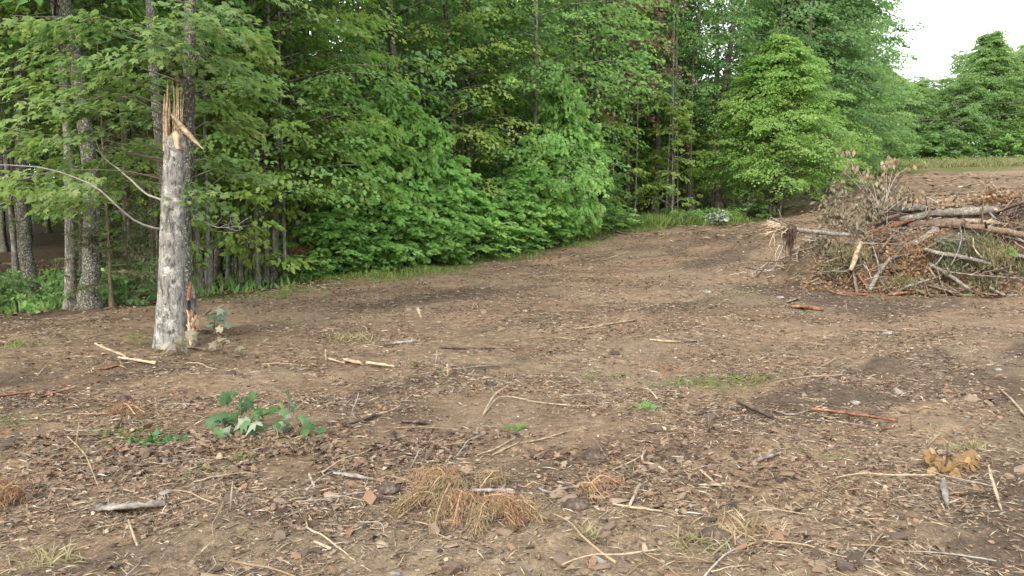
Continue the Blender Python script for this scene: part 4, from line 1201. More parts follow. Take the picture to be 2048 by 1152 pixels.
slab("split_wood", mp(1925, 440, .45), mp(2000, 447, .45), .08, .03, tan_, "broad pale split face beneath the right end of the top log", "wood", 5, 1.3)
slab("bark_slab", mp(1992, 424, D=15.4), mp(2070, 398, D=15.6), .12, .04, BB, "large brown slab of bark roofing the dark hollow at the right border", "wood", 6, .5)
slab("rotten_stump", mp(2005, 428, D=15.8), mp(2075, 425, D=15.8), .26, .16, drk, "black hollow stump under the large bark slab at the right border", "stump", 7, 1.2)
slab("bark_slab", gp(1775, 592), gp(1872, 588), .10, .05, red, "long red brown rotten slab lying along the foot of the pile", "wood", 8, .3)
slab("bark_slab", gp(1580, 615), gp(1648, 621), .09, .05, red, "red brown rotten slab on open ground left of the pile", "wood", 9, .3)
slab("bark_slab", gp(1668, 588), gp(1735, 592), .09, .05, red, "reddish bark strip joining the jagged stump piece at the pile's foot", "wood", 10, .3)
slab("bark_slab", gp(1625, 573), gp(1655, 566), .03, .03, gry, "small mossy grey bark curl left of the pile", "wood", 11, .3)
slab("stump_piece", gp(1712, 572) + [0, 0, .15], gp(1740, 588), .12, .05, red, "jagged red brown stump piece curled at the pile's left foot", "stump", 12, .9)
slab("stump_piece", gp(1705, 560) + [0, 0, .1], gp(1714, 590), .07, .04, BB, "upright torn stump shard beside the jagged red brown piece", "stump", 13, 1.2)
slab("split_wood", gp(1572, 607), gp(1600, 598), .05, .02, tan_, "yellowish splintered wood left of the red slab", "wood", 14, .5)


def cloud_stuff(name, mat, boxes, n, ls, tmpl, label, cat, seed, wid=1.0, hang=False, kind="stuff", bend=None):
    """leaves or needles gathered on the pile: boxes are (px, py, half width, half height, depth pull)"""
    g = np.random.default_rng(seed); P = []
    w = np.array([b[2] * b[3] for b in boxes], float); w /= w.sum()
    for b, wt in zip(boxes, w):
        k = int(n * wt); c = mp(b[0], b[1], b[4] if len(b) < 6 else 0, D=b[5] if len(b) > 5 else None)
        s = c[1] / FPX
        q = np.clip(g.normal(0, .55, (k, 3)), -1.3, 1.3) * np.array([b[2] * s, max(.12, b[3] * s * .5), b[3] * s]) + c
        q[:, 1] += (q[:, 2] - c[2]) * .5
        P.append(q)
    P = np.concatenate(P); n = len(P)
    hg = height(P[:, 0], P[:, 1]); P[:, 2] = np.maximum(P[:, 2], hg + .01)
    d = g.normal(0, 1, (n, 3))
    if hang: d[:, 2] = -np.abs(d[:, 2]) - 1.0
    u = g.normal(0, 1, (n, 3)); u[:, 1] -= .6
    V, F, k = place(P, d, u, ls * (.6 + .8 * g.random(n)), tmpl, wid)
    o = link(name, mesh_np(name, V, F, mat, col=np.repeat(leaf_cols(n, g), k, 0)))
    return tag(o, label, cat, kind=kind)


cloud_stuff("wilted_leaves", M['wilt'], [(1688, 440, 36, 34, .2, 16), (1665, 420, 26, 24, .2, 16), (1735, 410, 34, 20, .2, 16.2), (1700, 465, 30, 20, .2, 15.6), (1785, 385, 26, 22, .2, 16.4), (1645, 480, 18, 20, .0, 15.5), (1675, 375, 18, 16, 0, 16.3), (1745, 375, 20, 14, 0, 16.3), (1820, 390, 20, 12, .2, 16.4)], 1700, .10, KITE, "mass of drooping grey brown wilted leaves on the pile's left top", "leaves", 1, .65, True)
cloud_stuff("dead_leaves", M['brown'], [(1900, 412, 35, 5, 0, 15.9), (1960, 402, 40, 7, 0, 15.9), (2020, 396, 40, 10, 0, 15.9), (1985, 385, 14, 8, 0, 15.9), (1790, 532, 25, 14, .2), (1785, 505, 14, 8, .2)], 900, .075, KITE, "dry orange brown leaves strewn over the pile's top right logs", "leaves", 2)
cloud_stuff("dry_leaves", M['yellowleaf'], [(1910, 410, 45, 5, 0, 15.9), (1990, 398, 45, 8, 0, 15.9), (1790, 532, 25, 14, .2), (1820, 545, 20, 14, .2)], 420, .075, KITE, "lighter golden dry leaves mixed over the pile's top logs", "leaves", 22)
cloud_stuff("pine_boughs", M['needle'], [(1905, 485, 30, 18, .3), (1935, 500, 36, 22, .28), (1960, 480, 30, 18, .28), (1900, 515, 18, 18, .3), (1665, 532, 22, 8, .1), (1990, 535, 36, 18, .2), (1740, 490, 24, 12, .2), (2030, 520, 30, 14, .2), (1960, 555, 36, 10, .2)], 3000, .14, NARROW, "dull green pine boughs crushed in the right half of the pile", "boughs", 3, .7, True)
cloud_stuff("pine_boughs", M['dry'], [(1680, 530, 30, 14, .15), (1850, 560, 45, 14, .15), (1880, 575, 40, 8, .1), (1820, 555, 30, 12, .15), (1960, 500, 60, 26, .28), (1700, 500, 40, 14, .2), (1760, 520, 50, 20, .1)], 5200, .12, NARROW, "yellowed pine needles spilling over the pile's foot", "boughs", 4, .7, True)
cloud_stuff("dead_leaves", M['brown'], [(1760, 500, 60, 40, .1), (1850, 540, 60, 30, .1), (1950, 560, 70, 18, .1), (1660, 550, 50, 25, .05), (2000, 450, 50, 20, .1), (1640, 580, 60, 12, .02), (1860, 470, 50, 15, .1), (1990, 585, 60, 8, .02), (1940, 510, 60, 24, .2)], 4200, .05, CURL, "brown leaf trash packed between the logs of the pile", "leaves", 5)
cloud_stuff("bark_trash", M['needle_dead'], [(1700, 560, 70, 20, .05), (1800, 580, 80, 12, .05), (1920, 585, 80, 8, .05), (1760, 540, 60, 20, .1), (1860, 500, 60, 20, .1)], 2600, .09, NARROW, "rusty shreds of bark and needles at the foot of the pile", "bark", 55, 1.6)
cloud_stuff("green_sprigs", M['poplar'], [(2020, 505, 12, 8, .4), (1930, 585, 14, 4, .05), (1900, 578, 8, 4, .05)], 90, .07, KITE, "few fresh green leaves low in the pile", "leaves", 6)

g = np.random.default_rng(31)
for i in range(70):
    x_ = g.uniform(1620, 2060); y_ = g.uniform(455, 585); L_ = g.uniform(25, 85); a_ = g.normal(0, .55)
    if x_ < 1700 and y_ < 500: y_ += 50
    p_ = [(x_, y_), (x_ + L_ * .5 * math.cos(a_), y_ + L_ * .5 * math.sin(a_) + g.normal(0, 3)), (x_ + L_ * math.cos(a_), y_ + L_ * math.sin(a_))]
    mt = [BB, BL, drk, gry, BB][i % 5]; r0 = g.uniform(.009, .026)
    adj = ["brown", "mottled grey", "blackish", "weathered grey", "rusty brown"][i % 5]
    wh = "under the wilted leaves" if x_ < 1740 else "below the sawn log" if x_ < 1860 else "among the pine boughs" if x_ < 1960 else "by the right border"
    lv = "high" if y_ < 500 else "midway" if y_ < 545 else "low"
    stick("branch", [mp(q[0], min(q[1], 590), .08 + .25 * g.random()) for q in p_], [r0, r0 * .9, r0 * .6], mt, adj + " broken branch " + lv + " in the pile, " + wh, "branch", group="broken branches in the debris pile", seed=800 + i, twigs=2, rough=.2)
# wilted brown sapling standing up out of the pile: stems with hanging leaves as parts
e = link("wilted_sapling", None, loc=mp(1765, 420, D=16.2)); tag(e, "wilted sapling with hanging tan leaves poking above the pile against the far field", "sapling")
b0 = np.array(e.location); g = np.random.default_rng(12)
lm_ = []
for m_ in range(4):
    cc = np.zeros((4, 3)); cc[:, 0] = .35 + .2 * m_; cc[:, 1] = .5
    lm_.append(mesh_np("wilted_leaf", KITE[0], KITE[1], M['brown'] if m_ % 2 else M['wilt'], col=cc))
for i, (x_, y_, nl) in enumerate([(1773, 325, 22), (1790, 318, 12), (1815, 335, 9), (1730, 348, 14), (1695, 300, 12), (1702, 325, 9), (1768, 352, 9), (1805, 360, 8), (1690, 345, 8), (1750, 372, 10), (1830, 385, 9), (1812, 395, 8), (1780, 395, 10), (1765, 385, 8)]):
    t_ = at(x_, y_, 16.2 + g.normal(0, .15)) - b0
    c = curve_pts([(g.normal(0, .1), 0, -.1), t_ * .6 + g.normal(0, .05, 3), t_], 9, .01, i)
    mb = MB(); mb.tube(c, np.linspace(.008, .003, 9), 5, 0, i, (.40, .36, .30)); mb.build("stem", M['twig'], e)
    for _ in range(nl):
        p_ = t_ + g.normal(0, .06, 3) * [1.2, 1, 1]; d_ = Vector((g.normal(0, .5), g.normal(0, .5), -1)).normalized(); u_ = Vector((g.normal(0, .6), -1, g.normal(0, .3)))
        Y = u_.cross(d_).normalized(); Z = d_.cross(Y); s_ = .09 + .05 * g.random()
        o = link("leaf", lm_[g.integers(0, 4)], e)
        o.matrix_basis = Matrix.Translation(Vector(p_)) @ Matrix((d_, Y, Z)).transposed().to_4x4() @ Matrix.Diagonal((s_, s_ * .8, s_, 1))

# tangle of fine twigs over the pile
mb = MB(); g = np.random.default_rng(15)
for i in range(1500):
    a = g.random() * 6.28; q = math.sqrt(g.random()) * 1.12
    x_ = MC[0] + MA[0] * q * math.cos(a); y_ = MC[1] + MA[1] * q * math.sin(a)
    if y_ > MC[1] + .9: continue
    p = np.array([x_, y_, hz(x_, y_) + .02 + .12 * g.random()])
    d = g.normal(0, 1, 3); d[2] *= .45; d /= np.linalg.norm(d); ln = .15 + .5 * g.random() ** 1.5
    colr = [(.34, .31, .27), (.20, .15, .11), (.36, .28, .19), (.10, .07, .055)][i % 4]
    r0 = .004 + .012 * g.random() ** 2
    mb.tube(curve_pts([p, p + d * ln * .5 + g.normal(0, .03, 3), p + d * ln], 5), [r0, r0, r0 * .8, r0 * .7, r0 * .4], 4, 0, i, colr)
tag(mb.build("twig_tangle", M['twig']), "tangle of fine broken twigs covering the debris pile", "twigs", kind="stuff")

# -- things lying on the cleared ground, each one its own
slab("weathered_wood", gp(781, 690, .02), gp(841, 686, .02), .045, .035, gry, "whitish weathered chunk of wood lying alone on the bare ground mid field", "wood", 20, .2)
stick("stick", [gp(878, 697), gp(930, 699), gp(990, 700)], [.012, .016, .01], drk, "dark brown stick lying right of the whitish weathered wood", "stick")
slab("wood_chunk", gp(690, 722, .02), gp(725, 736, .03), .06, .03, tan_, "pale splintered wood chunk below the whitish weathered wood", "wood", 21, .3)
slab("wood_chunk", gp(733, 730, .02), gp(788, 738, .02), .03, .02, new, "long pale splinter right of the splintered chunk", "wood", 22, .3)
slab("wood_chunk", gp(655, 722, .02), gp(690, 727, .01), .02, .015, tan_, "thin yellowish splinter left of the splintered chunk", "wood", 23, .3)
slab("split_wood", gp(190, 703, .08), gp(250, 722, .03), .03, .02, tan_, "orange tan splintered branch left of the snapped tree's foot", "wood", 24, .3)
slab("split_wood", gp(235, 724, .03), gp(312, 737, .03), .035, .025, new, "fresh split wood ending below the snapped tree, orange inside", "wood", 25, .4)
slab("bark_slab", gp(200, 742, .01), gp(250, 735, .02), .03, .02, red, "dark red bark strip under the fresh split wood", "wood", 26, .3)
slab("bark_slab", gp(320, 690, .03), gp(420, 706, .02), .04, .025, BB, "flat bark board lying against the foot of the snapped tree", "wood", 27, .2)
slab("bark_strip", gp(1366, 688), gp(1403, 684), .035, .015, gry, "small bluish white bark piece alone right of mid field", "wood", 28, .2)
stick("stick", [gp(1300, 682), gp(1330, 686), gp(1360, 688)], [.012, .016, .008], tan_, "pale tan stick pointing at the bluish white bark piece", "stick")
stick("stick", [gp(1150, 660), gp(1200, 655), gp(1240, 648), gp(1270, 640)], [.008, .012, .012, .008], tan_, "long pale stick lying on the dark track in the middle of the field", "stick")
stick("stick", [gp(1268, 622), gp(1300, 613), gp(1350, 605)], [.007, .008, .006], tan_, "thin wavy pale stick upslope of the long one on the track", "stick")
stick("upright_splinter", [gp(845, 638, -.02), gp(845, 638) + [-.07, 0, .14]], [.016, .02], tan_, "short pale stake standing tilted left in mid field", "stick", n=4)
stick("upright_splinter", [gp(897, 752, -.02), gp(897, 752) + [-.01, 0, .10]], [.010, .012], tan_, "short pale peg standing below the dark stick", "stick", n=4)
stick("upright_splinter", [gp(652, 722, -.02), gp(652, 722) + [0, 0, .10]], [.007, .009], tan_, "thin peg standing left of the splintered chunk", "stick", n=4)
slab("plank", gp(1622, 827, .03), gp(1792, 846, .03), .030, .018, red, "long reddish split board lying at the right of the field", "wood", 30, .5, n=16)
slab("bark_slab", gp(1474, 814, .04), gp(1545, 845, .03), .04, .03, drk, "dark furrowed slab of bark left of the reddish board", "wood", 31, .5)
slab("bark_slab", gp(192, 1030, .02), gp(330, 1016, .03), .045, .03, gry, "grey weathered slab with dark ends in the lower left foreground", "wood", 32, .3, n=16)
slab("wood_board", gp(940, 1000, .05), gp(1028, 1004, .05), .03, .02, gry, "grey board half covered by the dead orange pine bough", "wood", 33, .3)
stick("stick", [gp(1010, 994, .06), gp(985, 1018, .02)], [.008, .007], gry, "short grey stick leaning on the half covered board", "stick")
stick("stick", [gp(1077, 980), gp(1100, 990), gp(1130, 980), gp(1197, 971)], [.006, .010, .009, .006], gry, "curved whitish stick right of the dead pine bough", "stick")
stick("stick", [gp(1290, 916, .05), gp(1284, 932, .03), gp(1312, 938, .03), gp(1335, 949)], [.006, .009, .009, .006], tan_, "pale bent stick shaped like a hook in the right middle foreground", "stick")
stick("stick", [gp(1225, 952), gp(1260, 930), gp(1288, 918, .03)], [.004, .006, .006], tan_, "thin stick running down left from the hook shaped one", "stick")
for i, (a, b_) in enumerate([((1400, 953), (1442, 985)), ((1404, 958), (1425, 970))]):
    stick("stick", [gp(*a, .02), gp(*b_)], [.006, .004], tan_, ["longer one of two pale split sticks forming a narrow V", "shorter one of two pale split sticks forming a narrow V"][i], "stick")
stick("stick", [gp(955, 916), gp(990, 905), gp(1030, 882, .02)], [.005, .007, .006], tan_, "long pale stick, upper of two lying parallel mid foreground", "stick")
stick("stick", [gp(985, 917), gp(1010, 905), gp(1040, 893, .02)], [.005, .006, .005], tan_, "lower of two pale parallel sticks mid foreground", "stick")
stick("stick", [gp(1040, 892), gp(1080, 885), gp(1142, 868)], [.004, .005, .004], tan_, "thin straw coloured stick rising right of the parallel pair", "stick")
stick("stick", [gp(1279, 985, .05), gp(1258, 1021)], [.008, .008], tan_, "short thick pale stick tilted in the lower right foreground", "stick")
stick("stick", [gp(1225, 1013), gp(1262, 1020), gp(1325, 1033)], [.005, .006, .005], tan_, "thin brown stick passing under the short thick pale one", "stick")
slab("bark_slab", gp(690, 853, .01), gp(752, 836, .02), .03, .02, drk, "blackish bark strip just right of the green sprig", "wood", 34, .3)
slab("bark_slab", gp(803, 848, .01), gp(860, 852, .01), .035, .025, drk, "black charred chunk right of the blackish bark strip", "wood", 35, .3)
slab("bark_slab", gp(665, 955, .02), gp(745, 962, .02), .03, .02, gry, "grey brown bark strip left of the dead pine bough", "wood", 36, .3)
stick("stick", [gp(724, 838, .02), gp(780, 830, .02), gp(800, 822, .03)], [.004, .006, .005], tan_, "pale stick laid over the blackish bark strip", "stick")
stick("stick", [gp(966, 838), gp(990, 805, .05), gp(1026, 770, .02)], [.006, .008, .004], tan_, "pale upright leaning stalk crossing the middle foreground", "stick")
stick("stick", [gp(968, 836), gp(1000, 805, .03), gp(1060, 800)], [.005, .006, .003], tan_, "second stalk leaning right beside the pale leaning one", "stick")
stick("stick", [gp(1024, 799), gp(1070, 806), gp(1120, 815), gp(1200, 818)], [.005, .006, .005, .003], tan_, "very long thin pale stem lying across the middle foreground", "stick")
slab("bark_slab", gp(80, 800, .02), gp(155, 783, .03), .035, .02, red, "red brown bark slab with pale top near the left border", "wood", 37, .3)
slab("bark_slab", gp(-20, 800, .02), gp(70, 791, .02), .03, .02, red, "flat reddish bark cut off by the left border", "wood", 38, .3)
stick("stick", [gp(1998, 782, .02), gp(2025, 808, .02), gp(2056, 842)], [.006, .009, .009], tan_, "long tan stick slanting out over the right border", "stick")
slab("split_wood", gp(1974, 968, .10), gp(2002, 1026, .01), .016, .010, tan_, "tan splinter standing tilted near the right border", "wood", 39, .9)
slab("wood_chunk", gp(1884, 985, .07), gp(1893, 1026, .01), .025, .02, gry, "bluish grey upright wood fragment below the yellow leaf cluster", "wood", 40, .9)
slab("bark_slab", gp(1500, 930, .02), gp(1560, 915, .02), .02, .015, gry, "grey brown bark strip at the right foreground, right of the V", "wood", 41, .3)
stick("stick", [gp(585, 395) if False else gp(1219, 517), gp(1260, 503)], [.012, .012], tan_, "pale stick lying on the slope below the wood edge grass", "stick")
stick("stick", [gp(1336, 545), gp(1368, 536)], [.010, .012], tan_, "short pale stick halfway up the slope", "stick")
stick("stick", [gp(1345, 500), gp(1355, 518)], [.010, .010], BB, "brown stick pointing downslope near the top of the track", "stick")
stick("stick", [gp(1545, 824), gp(1580, 836), gp(1622, 826)], [.005, .006, .005], gry, "grey twig touching the left end of the reddish board", "stick")
stick("stick", [gp(1620, 845), gp(1690, 852), gp(1760, 860)], [.004, .006, .004], gry, "fine curved twig below the reddish board", "stick")
stick("stick", [gp(257, 1045), gp(264, 1075, .02), gp(275, 1098)], [.004, .006, .005], tan_, "thin root standing up in the lower left foreground", "stick")
stick("stick", [gp(135, 880, .03), gp(170, 925, .05), gp(196, 978)], [.004, .004, .003], tan_, "long straw stalk slanting down in the left foreground", "stick")
stick("stick", [gp(145, 828, .01), gp(200, 830, .02), gp(260, 828)], [.003, .004, .003], tan_, "straw stalk lying level above the left green patch", "stick")
stick("stick", [gp(628, 1096), gp(662, 1108)], [.006, .008], tan_, "small tan stick on bare pale soil at the bottom", "stick")
stick("stick", [gp(618, 955, .03), gp(628, 978)], [.006, .008], tan_, "pale curved chip left of the grey brown bark strip", "stick")
slab("bark_slab", gp(1190, 905, .08), gp(1218, 935, .02), .02, .012, BB, "brown peeled bark curl standing beside a dark clod", "wood", 42, .9)
slab("wood_chunk", gp(124, 876, .03), gp(200, 880, .02), .02, .015, drk, "black charred branch piece left of the green patch", "wood", 43, .3)
slab("wood_chunk", gp(130, 874, .05), gp(196, 874, .04), .012, .008, gry, "silver sliver resting on the black charred piece", "wood", 44, .3)


def rock(name, px, py, r, mat, label, seed):
    g = np.random.default_rng(seed); p = gnd(px, py); p[2] += r * .2
    import bmesh
    bm = bmesh.new(); bmesh.ops.create_icosphere(bm, subdivisions=2, radius=1)
    for v in bm.verts:
        k = 1 + .3 * (g.random() - .5)
        v.co = Vector((v.co.x * r * 1.3 * k, v.co.y * r * k, v.co.z * r * .6 * k))
    me = bpy.data.meshes.new(name); bm.to_mesh(me); bm.free(); me.materials.append(mat)
    return tag(link(name, me, None, p), label, name.replace("_", " "))


rock("stone", 1775, 670, .045, M['stone'], "small pale stone on bare ground in front of the pile", 1)
rock("stone", 1560, 597, .05, M['stone'], "whitish stone left of the pile's red slab", 2)
rock("stone", 1415, 587, .06, M['stone'], "pale chipped stone halfway up the dark track", 3)
rock("stone", 1710, 812, .03, M['stone'], "small bluish white stone above the reddish board", 4)
rock("stone", 1995, 742, .03, M['stone'], "small white stone near the right border", 5)
rock("dirt_clod", 775, 985, .055, drk, "dark round clod of earth left of the dead pine bough", 6)
rock("dirt_clod", 1188, 915, .06, drk, "dark lumpy clod in the middle foreground", 7)
rock("dirt_clod", 1150, 1018, .06, drk, "dark clod right of the dead pine bough", 8)
rock("dirt_clod", 1425, 1080, .06, drk, "dark clod beside dry grass at the bottom right", 9)


# green broadleaf sprig: stems with leaves as parts
def leafy_sprig(name, px, py, tips, label, cat, mats, ls, seed, D=None, per=3, spread=.035, tm=LOBED):
    g = np.random.default_rng(seed); b = gnd(px, py); e = link(name, None, loc=b); tag(e, label, cat)
    lib = []
    for m_ in mats:
        for q in range(3):
            tv = tm[0] * [1, 1, 1.8] + g.normal(0, .045, tm[0].shape); tv[:, 2] -= (.15 + .15 * q) * tv[:, 0] ** 2
            cc = np.zeros((len(tv), 3)); cc[:, 0] = .02 + .2 * q; cc[:, 1] = .5
            lib.append(mesh_np("sprig_leaf", tv, tm[1], m_, col=cc))
    for i, (x_, y_) in enumerate(tips):
        t_ = at(x_, y_, b[1] + g.normal(0, .07)) - b
        t_[2] = max(t_[2], .02)
        c = curve_pts([(0, 0, 0), t_ * .5 + np.array([0, 0, .03]), t_], 7, .004, i)
        mb = MB(); mb.tube(c, np.linspace(.004, .0015, 7), 5, 0, i, (.20, .15, .09)); mb.build("stem", M['twig'], e)
        for _ in range(per):
            p_ = t_ + g.normal(0, spread, 3); p_[2] = max(p_[2], .015)
            d_ = Vector((g.normal(0, 1), g.normal(-.2, .7), g.normal(-.35, .45))).normalized(); u_ = Vector((g.normal(0, .5), -.8, .7 + g.normal(0, .4)))
            Y = u_.cross(d_).normalized(); Z = d_.cross(Y); s_ = ls * (.7 + .6 * g.random())
            o = link("leaf", lib[g.integers(0, len(lib))], e)
            o.matrix_basis = Matrix.Translation(Vector(p_)) @ Matrix((d_, Y, Z)).transposed().to_4x4() @ Matrix.Diagonal((s_, s_, s_, 1))
    return e


leafy_sprig("broken_maple_sprig", 480, 868, [(463, 790), (450, 815), (485, 798), (500, 800), (455, 845), (490, 822), (515, 828), (480, 850), (505, 850), (445, 860), (470, 870), (498, 868), (540, 822), (528, 845)],
            "wilting broken maple sprig with pale undersides standing in the left foreground", "sprig", [M['sprig'], M['pale'], M['sprig'], M['sprig'], M['oak']], .085, 1, tm=LOBED, per=3)
leafy_sprig("broken_maple_sprig", 600, 872, [(570, 815), (583, 828), (612, 868), (625, 862), (640, 866), (595, 850), (560, 838), (618, 855)],
            "low green maple twig lying right of the taller wilting sprig", "sprig", [M['sprig'], M['oak'], M['sprig'], M['pale']], .065, 2, tm=TULIP)
leafy_sprig("dry_leaf_twig", 1892, 948, [(1880, 915), (1870, 925), (1900, 925), (1915, 935), (1905, 945), (1930, 940), (1885, 935), (1925, 925), (1945, 922), (1862, 905), (1855, 930), (1950, 935)],
            "twig with a fan of dry golden leaves at the right foreground", "twig", [M['yellowleaf']], .06, 3, per=4, spread=.02, tm=TULIP)
stick("twig", [gp(1891, 950, -.01), gp(1891, 950) + [.005, 0, .16]], [.008, .004], drk, "dark upright twig standing in the golden leaves", "twig", n=5)


# dead orange pine bough in the foreground
def dead_bough(name, px, py, arms, n, label, mat, seed, ln=.062):
    g = np.random.default_rng(seed); b = gp(px, py, .02); e = link(name, None, loc=b); tag(e, label, "bough")
    for i, (x0, y0, x1, y1) in enumerate(arms):
        p0 = gp(x0, y0, .05) - b; p1 = gp(x1, y1, .02) - b
        c = curve_pts([p0, (p0 + p1) / 2 + np.array([0, 0, .06]), p1], 10, .008, i)
        mb = MB(); mb.tube(c, np.linspace(.006, .002, 10), 5, 0, i, (.38, .26, .16)); mb.build("twig", M['twig'], e)
        k = n; t = g.random(k); P = np.stack([np.interp(t, np.linspace(0, 1, 10), c[:, q]) for q in range(3)], 1)
        ax = (c[-1] - c[0]); ax /= np.linalg.norm(ax)
        P += g.normal(0, .012, (k, 3)) + np.cross(ax, [0, 0, 1])[None] * (g.normal(0, .07, k) * (1.1 - t))[:, None]
        d = ax[None] * .5 + g.normal(0, .5, (k, 3)); d[:, 2] -= .45; d[:, 1] -= .35
        V, F, q = place(P, d, np.array([0, -.5, 1.]) + g.normal(0, .4, (k, 3)), ln * (.6 + .7 * g.random(k)), NARROW, .5)
        o = link("needles", mesh_np("needles", V, F, mat[i % len(mat)], col=np.repeat(leaf_cols(k, g), q, 0)), e); o["kind"] = "stuff"


dead_bough("dead_pine_bough", 950, 1010, [(870, 955, 905, 1010), (905, 975, 850, 1010), (910, 985, 865, 1068), (935, 1000, 905, 1060), (960, 1015, 1060, 1045), (980, 1020, 950, 1075), (1000, 1030, 1090, 1050), (1010, 1025, 1030, 1060), (880, 960, 830, 1000), (960, 1000, 1010, 970), (890, 1010, 790, 1030)],
           330, "rust orange dead pine bough spread over the middle foreground", [M['needle_dead'], M['dry_needle'], M['dry_needle'], M['needle_dead']], 1)
dead_bough("dead_pine_bough", 1180, 1000, [(1150, 990, 1210, 1010), (1170, 985, 1240, 980)], 90, "thin scatter of orange needles right of the curved whitish stick", [M['needle_dead']], 2, .06)
dead_bough("dead_pine_bough", 15, 1000, [(40, 990, -15, 1030), (50, 1000, 10, 1010), (20, 980, -30, 1000)], 260, "small orange pine bough at the left border", [M['needle_dead']], 3)
dead_bough("dead_pine_bough", 250, 832, [(290, 835, 225, 828), (270, 840, 235, 826)], 240, "patch of orange pine needles above the left green patch", [M['needle_dead']], 4, .06)


# tufts of grass and weeds, each a thing
def tuft(name, px, py, mat, label, cat, n, R, ln, seed, tmpl=BLADE, wid=1.3, up=.8):
    g = np.random.default_rng(seed); b = gnd(px, py)
    P = np.stack([g.normal(0, R, n), g.normal(0, R * .7, n), np.zeros(n)], 1)
    P[:, 2] = height(P[:, 0] + b[0], P[:, 1] + b[1]) - b[2]
    d = g.normal(0, .6, (n, 3)); d[:, 2] = up * (.3 + g.random(n))
    u = g.normal(0, 1, (n, 3)); u[:, 2] = 1
    V, F, k = place(P, d, u, ln * (.5 + .8 * g.random(n)), tmpl, wid)
    return tag(link(name, mesh_np(name, V, F, mat, col=np.repeat(leaf_cols(n, g), k, 0)), None, b), label, cat)


TF = [(245, 868, 'grass', 200, .16, .075, "bright green grass patch left of the wilting sprig", .35), (300, 882, 'sprig', 60, .09, .07, "flat green leaves at the right end of the bright grass patch", .2),
      (350, 888, 'sprig', 36, .07, .06, "few green leaves between the grass patch and the wilting sprig", .3),
      (475, 900, 'dry_needle', 160, .13, .09, "pale yellow green pine tuft below the wilting sprig", .15), (580, 895, 'dry', 130, .16, .08, "flattened pale grass right of the yellow green tuft", .1),
      (485, 920, 'grass', 30, .05, .07, "tiny green weed below the yellow green tuft", .7), (400, 942, 'grass', 40, .08, .08, "thin green blades in the left foreground litter", .3),
      (1400, 768, 'grass', 190, .20, .09, "low yellow green weeds in the right middle field", .5), (1480, 762, 'grass', 120, .14, .09, "small weeds at the right end of the middle field weeds", .5),
      (1190, 757, 'grass', 90, .2, .08, "sparse green weeds in the centre field", .5), (1295, 822, 'oak', 30, .06, .06, "little bright green weed in the centre foreground", .5),
      (1340, 740, 'needle_dead', 160, .2, .08, "rusty brown weed tangle above the field weeds", .3),
      (1480, 1070, 'dry_needle', 260, .12, .085, "dry tan grass tussock at the bottom right", .4), (1545, 1010, 'dry_needle', 150, .2, .07, "loose straw patch above the bottom right tussock", .2),
      (1400, 1095, 'dry', 120, .08, .09, "small dry tussock left of the big bottom right one", .4), (265, 1045, 'yellowleaf', 120, .05, .06, "small yellow tuft under the grey slab", -.2),
      (85, 1130, 'dry', 90, .08, .09, "sparse dry tuft at the bottom left corner", .6), (1930, 905, 'dry', 60, .05, .10, "pale green fern tuft behind the golden leaves", .7),
      (1180, 1085, 'dry', 60, .03, .08, "small tan tuft on bare soil at the bottom", .8), (700, 680, 'dry', 160, .16, .10, "brown stubble above the splintered chunk", .6),
      (20, 850, 'grass', 60, .1, .07, "green weeds at the left border beside flat bark", .5), (1670, 915, 'grass', 50, .1, .05, "faint green weed in the right foreground", .4),
      (30, 695, 'grass', 90, .2, .10, "weedy tuft at the left border near the woods", .6), (1485, 588, 'dry', 60, .1, .1, "dry tuft beside the dark track", .6),
      (1030, 858, 'oak', 12, .04, .06, "single green seedling right of centre foreground", .6)]
for i, (px, py, m_, n, R, ln, lb, up) in enumerate(TF):
    tuft("grass_tuft" if m_ in ('grass', 'dry') else "weed_tuft", px, py, M[m_], lb, "grass tuft" if m_ in ('grass', 'dry') else "weed", n, R, ln, 40 + i, KITE if m_ in ('poplar', 'maple', 'sprig', 'oak') else BLADE, 1.2, up)


# grass along the woods and across the far field edge: uncountable
def grass_field(name, n, fn, lo, hi, mat, label, seed, wid=1.2):
    g = np.random.default_rng(seed); x, y = fn(g, n)
    P = np.stack([x, y, height(x, y) - .01], 1); n = len(P)
    d = g.normal(0, .35, (n, 3)); d[:, 2] = .6 + .5 * g.random(n)
    u = g.normal(0, 1, (n, 3)); u[:, 2] = .5
    V, F, k = place(P, d, u, lo + (hi - lo) * g.random(n) ** 1.5, BLADE, wid)
    c = leaf_cols(n, g); nn = fbm(x * .8, y * .8, 5, 3); c[:, 0] = np.clip(c[:, 0] * .6 + nn * .5 - .05, 0, 1)
    return tag(link(name, mesh_np(name, V, F, mat, col=np.repeat(c, k, 0))), label, "grass", kind="stuff")


def strip(g, n):
    px = g.uniform(560, 1560, n * 3); ed = np.interp(px, EPX, EDD)
    s = g.normal(-.3, 1.0, n * 3) + np.where(px < 620, 1.0, 0); D = ed + s
    x = (px - 1024) / FPX * D
    nn = fbm(x * .7, D * .7, 91, 3)
    keep = (g.random(n * 3) < np.clip((nn - .45) * 5, 0, 1)) & (s < 2.5)
    return x[keep][:n], D[keep][:n]


def bank(g, n):
    px = np.where(g.random(n) < .65, g.uniform(1230, 1480, n), g.uniform(1100, 1330, n)); ed = np.interp(px, EPX, EDD)
    D = ed + g.uniform(-.8, 3.0, n); return (px - 1024) / FPX * D, D


def farf(g, n):
    px = g.uniform(1640, 2300, n); D = g.uniform(60, 69, n); D = np.where(px < 1740, g.uniform(52, 60, n), D)
    return (px - 1024) / FPX * D, D


def floor_(g, n):
    px = g.uniform(-200, 1500, n); ed = np.interp(px, EPX, EDD); D = ed + g.uniform(0, 9, n)
    return (px - 1024) / FPX * D, D


